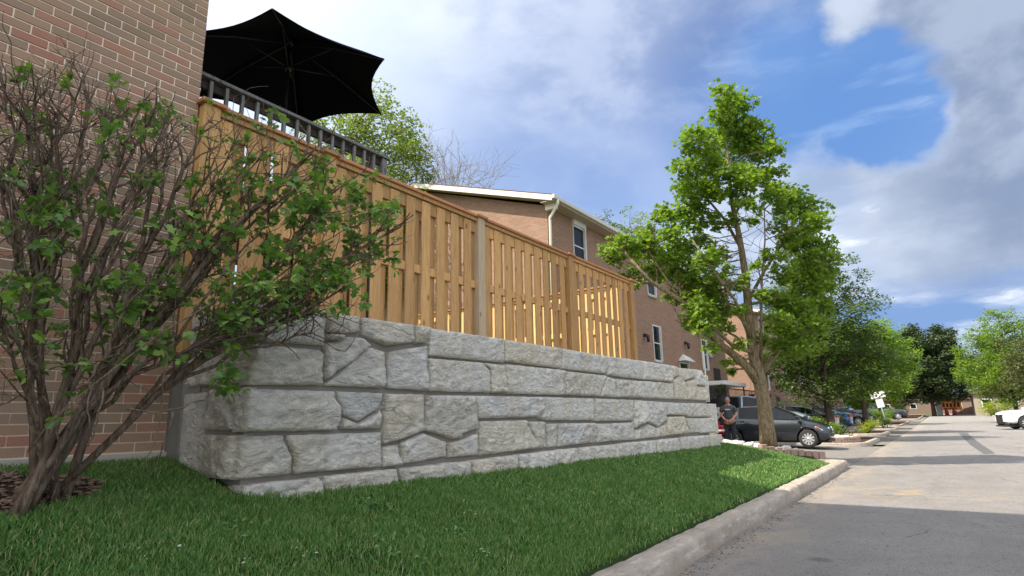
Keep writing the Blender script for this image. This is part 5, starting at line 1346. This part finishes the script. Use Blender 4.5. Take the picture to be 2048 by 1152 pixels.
# ================================================================ MAN STANDING BY THE CAR
def skinobj(name, verts, edges, radii, m, parent, sub=2, root=0):
    me = bpy.data.meshes.new(name); me.from_pydata(verts, edges, []); o = link(name, me, parent); me.materials.append(m)
    o.modifiers.new('skin', 'SKIN').use_smooth_shade = True
    for i, r in enumerate(radii):
        rr = r if isinstance(r, tuple) else (r, r)
        me.skin_vertices[0].data[i].radius = rr; me.skin_vertices[0].data[i].use_root = (i == root)
    sb = o.modifiers.new('sub', 'SUBSURF'); sb.levels = sb.render_levels = sub
    return o
def person():
    x, y = 21.15, 5.88; z = drive_z(x, y)
    t = thing('person', 'man in a dark grey t-shirt and dark trousers standing with hands clasped before the car', 'person', (x, y, z), math.radians(188))
    # local frame: +X is where he faces, Y his left
    SK = plain('skin', (.42, .22, .15), .55, var=.08); SH = plain('grey_shirt', (.055, .06, .065), .85, bump=.3); TR = plain('dark_trousers', (.02, .022, .026), .85, bump=.3); HA = plain('short_grey_hair', (.22, .19, .17), .8)
    s = 1.64 / 1.75
    def q(v): return tuple(c * s for c in v)
    # body: pelvis, spine, neck, head core, arms to hands, legs to feet
    V = [(0, 0, .95), (0, 0, 1.15), (0, 0, 1.38), (0, 0, 1.50), (.015, 0, 1.585)]; E_ = [(0, 1), (1, 2), (2, 3), (3, 4)]; R_ = [(.13, .15), (.12, .15), (.11, .15), .052, .05]
    for sg in (1, -1):
        k = len(V); V += [(0, sg * .20, 1.42), (.02, sg * .27, 1.16), (.20, sg * .13, .99), (.25, sg * .045, .95)]; E_ += [(2, k), (k, k + 1), (k + 1, k + 2), (k + 2, k + 3)]; R_ += [.055, .043, .033, .026]
        k = len(V); V += [(0, sg * .10, .88), (.01, sg * .12, .50), (-.01, sg * .13, .09), (.13, sg * .15, .04)]; E_ += [(0, k), (k, k + 1), (k + 1, k + 2), (k + 2, k + 3)]; R_ += [.095, .065, .045, .035]
    skinobj('body', [q(v) for v in V], E_, R_, SK, t)
    # t-shirt with short sleeves
    V = [(0, 0, .90), (.01, 0, 1.08), (.01, 0, 1.30), (0, 0, 1.43), (0, 0, 1.485)]; E_ = [(0, 1), (1, 2), (2, 3), (3, 4)]; R_ = [(.150, .185), (.155, .18), (.145, .185), (.10, .13), (.062, .062)]
    for sg in (1, -1):
        k = len(V); V += [(0, sg * .20, 1.41), (.01, sg * .255, 1.22)]; E_ += [(3, k), (k, k + 1)]; R_ += [.075, .078]
    skinobj('t_shirt', [q(v) for v in V], E_, R_, SH, t)
    V = [(0, 0, .93)]; E_ = []; R_ = [(.135, .165)]
    for sg in (1, -1):
        k = len(V); V += [(0, sg * .105, .80), (.01, sg * .12, .50), (-.01, sg * .13, .08)]; E_ += [(0, k), (k, k + 1), (k + 1, k + 2)]; R_ += [.108, .085, .075]
    skinobj('trousers', [q(v) for v in V], E_, R_, TR, t)
    # head
    mb = MB(); n, m = 14, 10; vs = []; c = Vector(q((.03, 0, 1.645)))
    for i in range(m + 1):
        ph = PI * i / m
        for j in range(n):
            th = 2 * PI * j / n; r = math.sin(ph); zz = -math.cos(ph); jaw = 1 - .22 * max(0, -zz)
            vs.append(c + Vector((r * math.cos(th) * .098 * jaw + .012 * max(0, -zz), r * math.sin(th) * .076 * jaw, zz * .122)))
    mb.add(vs, [(i * n + j, i * n + (j + 1) % n, (i + 1) * n + (j + 1) % n, (i + 1) * n + j) for i in range(m) for j in range(n)], True)
    mb.add([c + Vector((.095, 0, .015)), c + Vector((.092, .016, -.03)), c + Vector((.122, 0, -.026)), c + Vector((.092, -.016, -.03))], [(0, 1, 2), (0, 2, 3), (1, 3, 2)])
    for sg in (1, -1): mb.box(c.x - .02, c.x + .02, c.y + sg * .078 - .008, c.y + sg * .078 + .008, c.z - .03, c.z + .035, b=.006)
    hd = mb.build('head', SK, t, local=True)
    hb = MB(); vs = []
    for i in range(5):
        ph = PI * (.50 + .5 * i / 4)
        for j in range(n):
            th = 2 * PI * j / n; r = math.sin(ph); zz = -math.cos(ph); fr = .03 * max(0, math.cos(th)) * (1 - i / 4)
            vs.append(c + Vector((r * math.cos(th) * .104 - .014, r * math.sin(th) * .081, zz * .129 + fr + .004)))
    hb.add(vs, [(i * n + j, i * n + (j + 1) % n, (i + 1) * n + (j + 1) % n, (i + 1) * n + j) for i in range(4) for j in range(n)], True); hb.build('hair', HA, hd, local=True)
    g = MB()
    for sg in (1, -1):
        g.tube([c + Vector((.096, sg * .036 + .026 * math.cos(a), .012 + .019 * math.sin(a))) for a in np.linspace(0, 2 * PI, 11)], .003, 4)
        g.tube([c + Vector((.094, sg * .062, .014)), c + Vector((.0, sg * .082, .018))], .0025, 4)
    g.build('glasses', M_BLACK, hd, local=True)
    e = MB(); e.box(c.x + .088, c.x + .096, -.022, .022, c.z - .066, c.z - .058); e.build('mouth', plain('lips', (.25, .09, .08), .6), hd, local=True)
    for sg in (1, -1): MB().box(c.x + .086, c.x + .094, sg * .036 - .012, sg * .036 + .012, c.z + .006, c.z + .018).build('eye', M_DARK, hd, local=True)
    # hands folded one over the other, five fingers each
    for sg in (1, -1):
        h = Vector(q((.265, sg * .03, .945 - .02 * (sg > 0)))); mb = MB()
        mb.tube([h + Vector((-.03, sg * .05, .03)), h, h + Vector((.01, -sg * .045, -.035))], [.024, .030, .024], 8)
        for f in range(4):
            a = h + Vector((.02 - .004 * f, -sg * .035 + .0, .012 - .02 * f)); L_ = (.07, .078, .072, .058)[f]
            mb.tube([a, a + Vector((.012, -sg * L_ * .5, -.012)), a + Vector((-.006, -sg * L_, -.03))], [.0088, .0085, .007], 6)
        mb.tube([h + Vector((0, sg * .02, .02)), h + Vector((.018, -sg * .008, .034)), h + Vector((.014, -sg * .035, .026))], [.011, .0095, .008], 6)
        mb.build('hand', SK, t, local=True)
    for sg in (1, -1):
        mb = MB(); mb.box(-.09, .19, sg * .14 - .05, sg * .14 + .05, .0, .085, b=.03); mb.build('shoe', M_BLACK, t, local=True)
    # pale chest print: a short row of strokes, too small to read
    mb = MB()
    for i in range(7):
        yy = -.075 + i * .025; mb.box(.155, .163, yy - .009, yy + .009, 1.235, 1.268)
    mb.build('chest_print', M_PLATE, t, local=True)
person()

# ================================================================ ROCK BED, SMALL WALLS, KERB ISLANDS
random.seed(9)
rb = thing('rock_bed', 'bed of pale river rocks edged with short brown blocks at the foot of the maple', 'rock bed', (16.0, 3.9, -.9))
def rbz(x, y): return lawn_z(x, y) + .02
M_ROCK = plain('river_rock', (.56, .52, .45), .8, var=.3, scale=7, obj_var=.3); M_BLOCK = plain('edging_block', (.30, .20, .15), .9, var=.3, scale=14, bump=.5, obj_var=.2)
sheet('bed_soil', lambda x, y: rbz(x, y) - .015, list(np.linspace(13.4, 17.2, 14)), list(np.linspace(2.7, 5.6, 10)), M_MULCH, kind=None, parent=rb)
rm = []
for k in range(6):
    bm = bmesh.new(); bmesh.ops.create_icosphere(bm, subdivisions=2, radius=1)
    for v in bm.verts: v.co = Vector((v.co.x, v.co.y * .75, v.co.z * .55)) * (1 + .22 * noise.noise(v.co * 1.3 + Vector((k * 7, 0, 0))))
    me = bpy.data.meshes.new('rock'); bm.to_mesh(me); bm.free(); me.polygons.foreach_set('use_smooth', [True] * len(me.polygons)); me.materials.append(M_ROCK); rm.append(me)
n = 0; w0 = wloc(rb)
while n < 260:
    x = random.uniform(13.5, 17.1); y = random.uniform(2.75, 5.4)
    if y < 4.85 - (x - 13.4) * .56 - .08 or y > 5.5 - (x - 13.4) * .1: continue
    s = random.uniform(.05, .115); o = link('rock', rm[n % 6], rb, (x - w0.x, y - w0.y, rbz(x, y) + s * .3 - w0.z), (random.uniform(-.3, .3), random.uniform(-.3, .3), random.uniform(0, 6))); o.scale = (s, s, s); n += 1
a, b2 = Vector((15.3, 3.55, 0)), Vector((17.15, 2.62, 0))
for i in range(9):
    p = a.lerp(b2, i / 8); mb = MB(); mb.box(-.105, .105, -.06, .06, -.14, .10 + random.uniform(-.01, .015), b=.012); zz = rbz(p.x, p.y)
    o = mb.build('edging_block', M_BLOCK, rb, local=True); o.location = (p.x - w0.x, p.y - w0.y, zz - w0.z); o.rotation_euler = (0, 0, math.atan2(-.93, 1.85) + random.uniform(-.1, .1))

bwl = thing('block_wall', 'low tan block wall end just beyond the last big stone', 'garden wall', (15.4, 5.1, -.85)); w0 = wloc(bwl)
M_TANB = plain('tan_block', (.40, .28, .19), .9, var=.2, scale=10, bump=.5, obj_var=.15)
for r in range(4):
    for i in range(5):
        mb = MB(); mb.box(0, .24, 0, .235, 0, .116, b=.01); o = mb.build('block', M_TANB, bwl, local=True); o.location = (15.3 - w0.x, 4.50 + i * .24 + (.12 if r % 2 else 0) - w0.y, -.86 + r * .12 - w0.z)
MB().box(15.27, 15.58, 4.46, 5.85, -.375, -.335, b=.01).build('cap', M_CONC, bwl)
pl = thing('brick_planter', 'dark capped brown brick planter left of the standing man', 'planter', (22.6, 7.1, -1.0))
MB().box(21.9, 23.3, 6.95, 7.7, -1.1, .0).build('wall', M_FARBRICK, pl); MB().box(21.8, 23.4, 6.88, 7.78, .003, .09, b=.01).build('cap', M_DARKWOOD, pl)
rbg = thing('red_bag', 'red bag standing beside the man against the planter', 'bag', (21.75, 6.35, -1.0))
mb = MB(); mb.box(21.62, 21.88, 6.22, 6.48, -.62, -.32, b=.05); mb.build('bag_body', plain('red_cloth', (.45, .01, .02), .7), rbg); MB().tube([(21.75, 6.28, -.32), (21.75, 6.31, -.22), (21.75, 6.39, -.22), (21.75, 6.42, -.32)], .012, 6).build('handle', M_BLACK, rbg)
MB().box(21.5, 22.0, 6.1, 6.6, -1.05, -.62, b=.02).build('box_stand', M_DARKWOOD, rbg)
def bin_(x, y, z, m, label):
    t = thing('recycling_bin', label, 'bin', (x, y, z)); mb = MB()
    mb.add([(x - .22, y - .2, z), (x + .22, y - .2, z), (x + .22, y + .2, z), (x - .22, y + .2, z), (x - .28, y - .26, z + .62), (x + .28, y - .26, z + .62), (x + .28, y + .26, z + .62), (x - .28, y + .26, z + .62)], [(0, 3, 2, 1), (0, 1, 5, 4), (1, 2, 6, 5), (2, 3, 7, 6), (3, 0, 4, 7), (4, 5, 6, 7)]); mb.build('bin_body', m, t)
    MB().box(x - .31, x + .31, y - .29, y + .29, z + .623, z + .68, b=.015).build('rim', m, t)
bin_(26.2, 7.15, -.62, plain('blue_plastic', (.01, .03, .50), .4), 'blue recycling bin beside the porch behind the hatchback')
# hanging flower baskets under the porch, pink
for i, (px, lab) in enumerate(((1503, 'pink hanging flower basket left of the maple trunk'), (1537, 'pink hanging flower basket right of the maple trunk'))):
    p = onY(px, 787, 7.45); t = thing('flower_basket', lab, 'flower basket', tuple(p), group=None)
    MB().cyl(p + Vector((0, 0, -.22)), p + Vector((0, 0, -.05)), .09, .15, 10).build('pot', M_DARKWOOD, t)
    MB().tube([p + Vector((0, 0, -.05)), p + Vector((0, 0, .6))], .006, 4).build('hanger', M_BLACK, t)
    P = p + Vector((0, 0, 0)); P = np.array([tuple(P)]) + rng.normal(size=(60, 3)) * .085; V, F = leaves(T_OVAL, P, .07); np_mesh('blossoms', V, F, leaf_mat('pink_blossom%d' % i, (.75, .04, .22), (.80, .08, .30), (.6, .03, .2), .3), t)
# black planter pot with grass on the porch edge
p = Vector((27.15, 7.8, .36)); t = thing('plant_pot', 'tall black pot with a spiky plant on the porch beside the white canopy', 'plant pot', tuple(p))
MB().cyl(p, p + Vector((0, 0, .55)), .14, .2, 12).build('pot', M_BLACK, t); V, F = leaves(T_OVAL, np.array([tuple(p + Vector((0, 0, .55)))]) + rng.normal(size=(40, 3)) * .05, .4, 0, np.tile((0, 0, 1.), (40, 1)), .35); np_mesh('foliage', V, F, L_MID, t)

def bush(label, x, y, z, r, h, m, n, size, group=None, name='bush'):
    t = thing(name, label, 'bush', (x, y, z), group=group); br = MB()
    for k in range(6):
        a = k * 1.05; br.tube(wiggle((x, y, z - .03), (x + r * .5 * math.cos(a), y + r * .5 * math.sin(a), z + h * .7), 3, .08), [.02, .016, .012, .006], 5)
    br.build('stems', M_DBARK, t); bl = [((x + random.uniform(-.55, .55) * r, y + random.uniform(-.55, .55) * r, z + h * random.uniform(.3, .75)), r * .5) for _ in range(9)]
    V, F = leaves(T_OVAL, clumps(bl, n, 6, .5), size); np_mesh('foliage', V, F, m, t)
GI = 'shrubs planted on the kerb islands'
def island(pts, top, seg=.2):
    kerb_strip('kerb_island', pts, w=.18, h=top, seg=seg, rough=.005)
    V = [(p[0], p[1], road_z(p[0]) + top - .03) for p in pts]; me = MB(); me.add(V, [tuple(range(len(V)))]); me.build('island_soil', M_MULCH)['kind'] = 'structure'
def stadium(x0, x1, y0, y1, r=1.1):
    P = [(x0 + r - r * math.sin(a), y0 + r - r * math.cos(a)) for a in np.linspace(PI / 2, 0, 8)] + [(x1 - r + r * math.sin(a), y0 + r - r * math.cos(a)) for a in np.linspace(0, PI / 2, 8)]
    return [(x0, y1)] + P + [(x1, y1)]
island(stadium(25.3, 32.2, 2.35, 6.2), .15); island(stadium(37.0, 43.4, 2.6, 6.5), .15); island(stadium(48.5, 54.3, 2.7, 7), .15); island(stadium(60, 79, 2.9, 7), .15); island(stadium(90, 130, 2.4, 9), .15)
# stacked brick ring of the nearest island
ir = thing('brick_planter_ring', 'curved two-course brick planter edge on the nearest kerb island', 'planter edge', (26.6, 3.2, -1.05)); w0 = wloc(ir)
for r in range(2):
    for i in range(17):
        a = PI / 2 - (i + .5 * r) * .115 * 1.9; R_ = 1.02; x, y = 26.65 - R_ * math.sin(a), 3.72 - R_ * math.cos(a)
        if i > 12: x, y = 26.65 + R_ * math.sin((i - 12.5) * .22), 3.72 - R_ * math.cos((i - 12.5) * .22)
        mb = MB(); mb.box(-.105, .105, -.05, .05, 0, .095, b=.008); o = mb.build('brick', M_BLOCK, ir, local=True); o.location = (x - w0.x, y - w0.y, -1.055 + r * .1 - w0.z); o.rotation_euler = (0, 0, -a if i <= 12 else (i - 12.5) * .22)
for i in range(26):
    x, y = 26.65 + random.uniform(-.8, 1.6), 3.5 + random.uniform(-.6, .7); s = random.uniform(.08, .16); o = link('rock', rm[i % 6], ir, (x - w0.x, y - w0.y, -.93 + s * .3 - w0.z), (0, 0, random.uniform(0, 6))); o.scale = (s, s, s)
bush('tall loose green shrub on the nearest kerb island', 27.6, 3.9, -1.0, .62, 1.05, L_MAPLE, 900, .07, GI)
bush('grey-green low shrub behind the nearest island\'s tall one', 29.2, 3.6, -1.05, .6, .8, L_MID, 800, .07, GI)
bush('yellow-flowered green mound under the bright tree', 38.4, 3.4, -1.05, .75, .65, L_YEL, 700, .08, GI)
bush('dark green shrub at the back of the second island', 41.6, 4.9, -1.05, .8, 1.1, L_DARKL, 500, .09, GI)
bush('reddish green low bush beside the white sign pole', 50.4, 3.5, -1.0, .7, .6, L_MID, 500, .10, GI)
bush('large rounded bright green bush beyond the sign', 63, 4.3, -1.05, 1.25, 1.7, L_BRIGHT, 320, .12, GI)
bush('clipped yellow-green bush near the orange board', 108, -2.7 - 3.5, road_z(108), 2.2, 2.0, L_YEL, 110, .25, GI)
for i, (x, y, r, h, lab) in enumerate(((24.9, 8.3, .7, 1.5, 'green shrub in front of the porch left of the blue bin'), (29.2, 7.2, .8, 1.5, 'dark shrub between the porch and the black car'), (34.5, 8.6, .8, 1.6, 'shrub at the end of the first townhouse row'), (39.0, 7.4, 1.1, 2.3, 'tall dark shrub between the black and the blue car'), (47.8, 7.8, 1.0, 2.4, 'leafy shrub beyond the blue sedan'))):
    bush(lab, x, y, -.95, r, h, (L_MAPLE, L_DARKL, L_MID, L_DARKL, L_MID)[i], 420, .10, 'shrubs in front of the townhouses')
# white picket fence by the drive
wf = thing('picket_fence', 'short white picket fence between the drives', 'fence', (35.6, 8.2, -.9)); w0 = wloc(wf)
pk = MB().box(-.012, .012, -.04, .04, 0, 1.0); pme = bpy.data.meshes.new('picket'); pme.from_pydata(pk.v, [], pk.f); pme.materials.append(M_WHITE)
for i in range(14): link('picket', pme, wf, (35.6 - w0.x, 6.6 + i * .15 - w0.y, -.95 - w0.z))
mb = MB(); mb.box(35.615, 35.65, 6.5, 8.7, -.75, -.68); mb.box(35.615, 35.65, 6.5, 8.7, -.25, -.18); mb.build('rail', M_WHITE, wf)

# ================================================================ SIGNS AND ROADWORKS
sx, sy = 51.0, 3.25; sz = road_z(sx) + .12
t = thing('sign_post', 'slightly leaning white pole with two white sign plates on the third kerb island', 'sign', (sx, sy, sz)); w0 = wloc(t)
Ln = Vector((.0, .16, 1)).normalized()
MB().cyl((sx, sy, sz - .1), Vector((sx, sy, sz)) + Ln * 2.55, .035, n=8).build('pole', plain('galvanised_pole', (.55, .56, .56), .45, metal=.4), t)
def plate(u, h0, h1, wd, nm, m, off=-.05):
    c = Vector((sx + off, sy, sz)); a = Vector((0, 1, -.16)).normalized(); mb = MB()
    mb.poly([c + Ln * h0 - a * wd / 2 + a * u, c + Ln * h0 + a * wd / 2 + a * u, c + Ln * h1 + a * wd / 2 + a * u, c + Ln * h1 - a * wd / 2 + a * u], (.02, 0, 0)); return mb.build(nm, m, t)
plate(0, 1.45, 2.05, .45, 'lower_plate', M_WHITE); plate(-.02, 2.12, 2.56, .92, 'upper_plate', M_WHITE, -.06)
mb = MB()
for i in range(4):
    c = Vector((sx - .063, sy, sz)); a = Vector((0, 1, -.16)).normalized(); h = 2.22 + (i % 2) * .16; u = -.32 + i * .17
    mb.poly([c + Ln * h + a * u, c + Ln * h + a * (u + .12), c + Ln * (h + .1) + a * (u + .12), c + Ln * (h + .1) + a * u], (.002, 0, 0))
mb.build('sign_print', M_BLACK, t)
M_ORANGE = plain('sign_orange', (.80, .26, .02), .5, var=.05); M_RED = plain('barrel_red', (.65, .05, .03), .5)
ox = 126.0; oz = road_z(ox); oy = onX(1902, 820, ox).y
t = thing('roadwork_board', 'large orange road-work board standing across the far end of the street', 'road sign', (ox, oy, oz))
MB().box(ox - .05, ox + .05, oy - 1.55, oy + 1.55, oz + .85, oz + 2.45, b=.02).build('panel', M_ORANGE, t)
mb = MB()
for i in range(5): mb.box(ox - .07, ox - .052, oy - 1.25 + i * .5, oy - .95 + i * .5, oz + 1.35, oz + 1.95)
mb.box(ox - .07, ox - .052, oy - .9, oy + .9, oz + 1.08, oz + 1.2); mb.build('lettering', M_BLACK, t)
mb = MB()
for k in (-1.3, 1.3): mb.box(ox - .04, ox + .04, oy + k - .04, oy + k + .04, oz, oz + .9)
mb.build('legs', M_STEEL, t)
def barrel(x, y, lab):
    z = road_z(x); t = thing('traffic_barrel', lab, 'traffic barrel', (x, y, z), group='roadwork barrels under the orange board')
    MB().cyl((x, y, z), (x, y, z + .1), .38, .36, 14).build('base', M_BLACK, t)
    MB().cyl((x, y, z + .1), (x, y, z + 1.05), .30, .23, 14).build('drum', M_RED, t)
    for h in (.35, .72): MB().cyl((x, y, z + h), (x, y, z + h + .16), .295 - .06 * h, .285 - .06 * h, 14).build('reflective_band', M_WHITE, t)
barrel(ox - 2, onX(1893, 822, ox - 2).y, 'red and white barrel under the left half of the orange board'); barrel(ox - 2, onX(1908, 822, ox - 2).y, 'red and white barrel under the right half of the orange board')
x = 118; y = onX(1868, 820, x).y; z = road_z(x); t = thing('traffic_cone', 'orange cone with a white band at the kerb left of the board', 'traffic cone', (x, y, z))
MB().cyl((x, y, z + .05), (x, y, z + 1.0), .3, .06, 12).build('cone_body', M_ORANGE, t); MB().box(x - .35, x + .35, y - .35, y + .35, z, z + .05).build('base', M_BLACK, t); MB().cyl((x, y, z + .45), (x, y, z + .65), .195, .15, 12).build('reflective_band', M_WHITE, t)
x = 124; y = onX(1879, 820, x).y; z = road_z(x); t = thing('utility_cabinet', 'grey upright cabinet between the cone and the orange board', 'cabinet', (x, y, z))
MB().box(x - .4, x + .4, y - .4, y + .4, z, z + 2.3, b=.04).build('cabinet_body', plain('grey_metal', (.32, .33, .34), .5), t); MB().box(x - .42, x - .402, y - .3, y + .3, z + .15, z + 2.1).build('door', plain('light_grey_metal', (.5, .51, .52), .5), t)
x = 132; y = onX(1890, 790, x).y; z = road_z(x); t = thing('excavator', 'yellow excavator arm rising above the orange board', 'excavator', (x, y, z)); M_YEL = plain('machine_yellow', (.65, .38, .04), .5)
MB().box(x - 1.2, x + 1.6, y - 1.2, y + 1.2, z + .9, z + 2.2, b=.1).build('cab_body', M_YEL, t); mb = MB(); mb.box(x - 1.5, x + 1.5, y - 1.3, y - .8, z, z + .8, b=.2); mb.box(x - 1.5, x + 1.5, y + .8, y + 1.3, z, z + .8, b=.2); mb.build('tracks', M_BLACK, t)
mb = MB(); mb.tube([(x - 1, y, z + 2), (x - 1.6, y + .4, z + 4.4), (x - 2.0, y - .8, z + 2.8)], [.3, .26, .18], 6, smooth=False); mb.build('arm', M_YEL, t)
x = 129; y = onX(1944, 815, x).y; z = road_z(x); t = thing('mulch_pile', 'low dark brown soil heap across the end of the road', 'soil heap', (x, y, z)); V = []; F = []; n = 24
for i in range(n):
    for j in range(n):
        u, v = i / (n - 1) * 2 - 1, j / (n - 1) * 2 - 1; h = max(0, 1 - math.hypot(u, v)) ** .8 * 1.35 * (1 + .3 * noise.noise(Vector((u * 4, v * 4, 0)))); V.append((x + u * 2, y + v * 2.9, z - .05 + h))
np_mesh('heap', V, [(i * n + j, (i + 1) * n + j, (i + 1) * n + j + 1, i * n + j + 1) for i in range(n - 1) for j in range(n - 1)], M_MULCH, t, smooth=True)

# right-hand verge
kerb_strip('far_kerb', [(112, -5.6), (76, -5.6), (57.5, -5.6), (56.3, -6.2), (56, -9)], w=.18, h=.15, seg=.5)
sheet('verge', lambda x, y: road_z(x) + .12, list(np.linspace(56.2, 112, 24)), [-14, -9, -5.75], M_FARGRASS)
sheet('side_drive', lambda x, y: road_z(x) - .004, list(np.linspace(6, 56, 30)), [-16, -9, -5.6], M_ASPHALT)

# a dark sealed seam running down the far part of the road
P = [onZ(px, py, -1.195) for px, py in ((1917, 866), (1934, 866), (1962, 888), (1990, 906), (1968, 908), (1940, 889))]
mb = MB(); mb.add([(p.x, p.y, -1.1955) for p in P], [(0, 1, 2, 5), (5, 2, 3, 4)]); mb.build('tar_seam', plain('tar', (.10, .095, .09), .8, var=.3))['kind'] = 'structure'
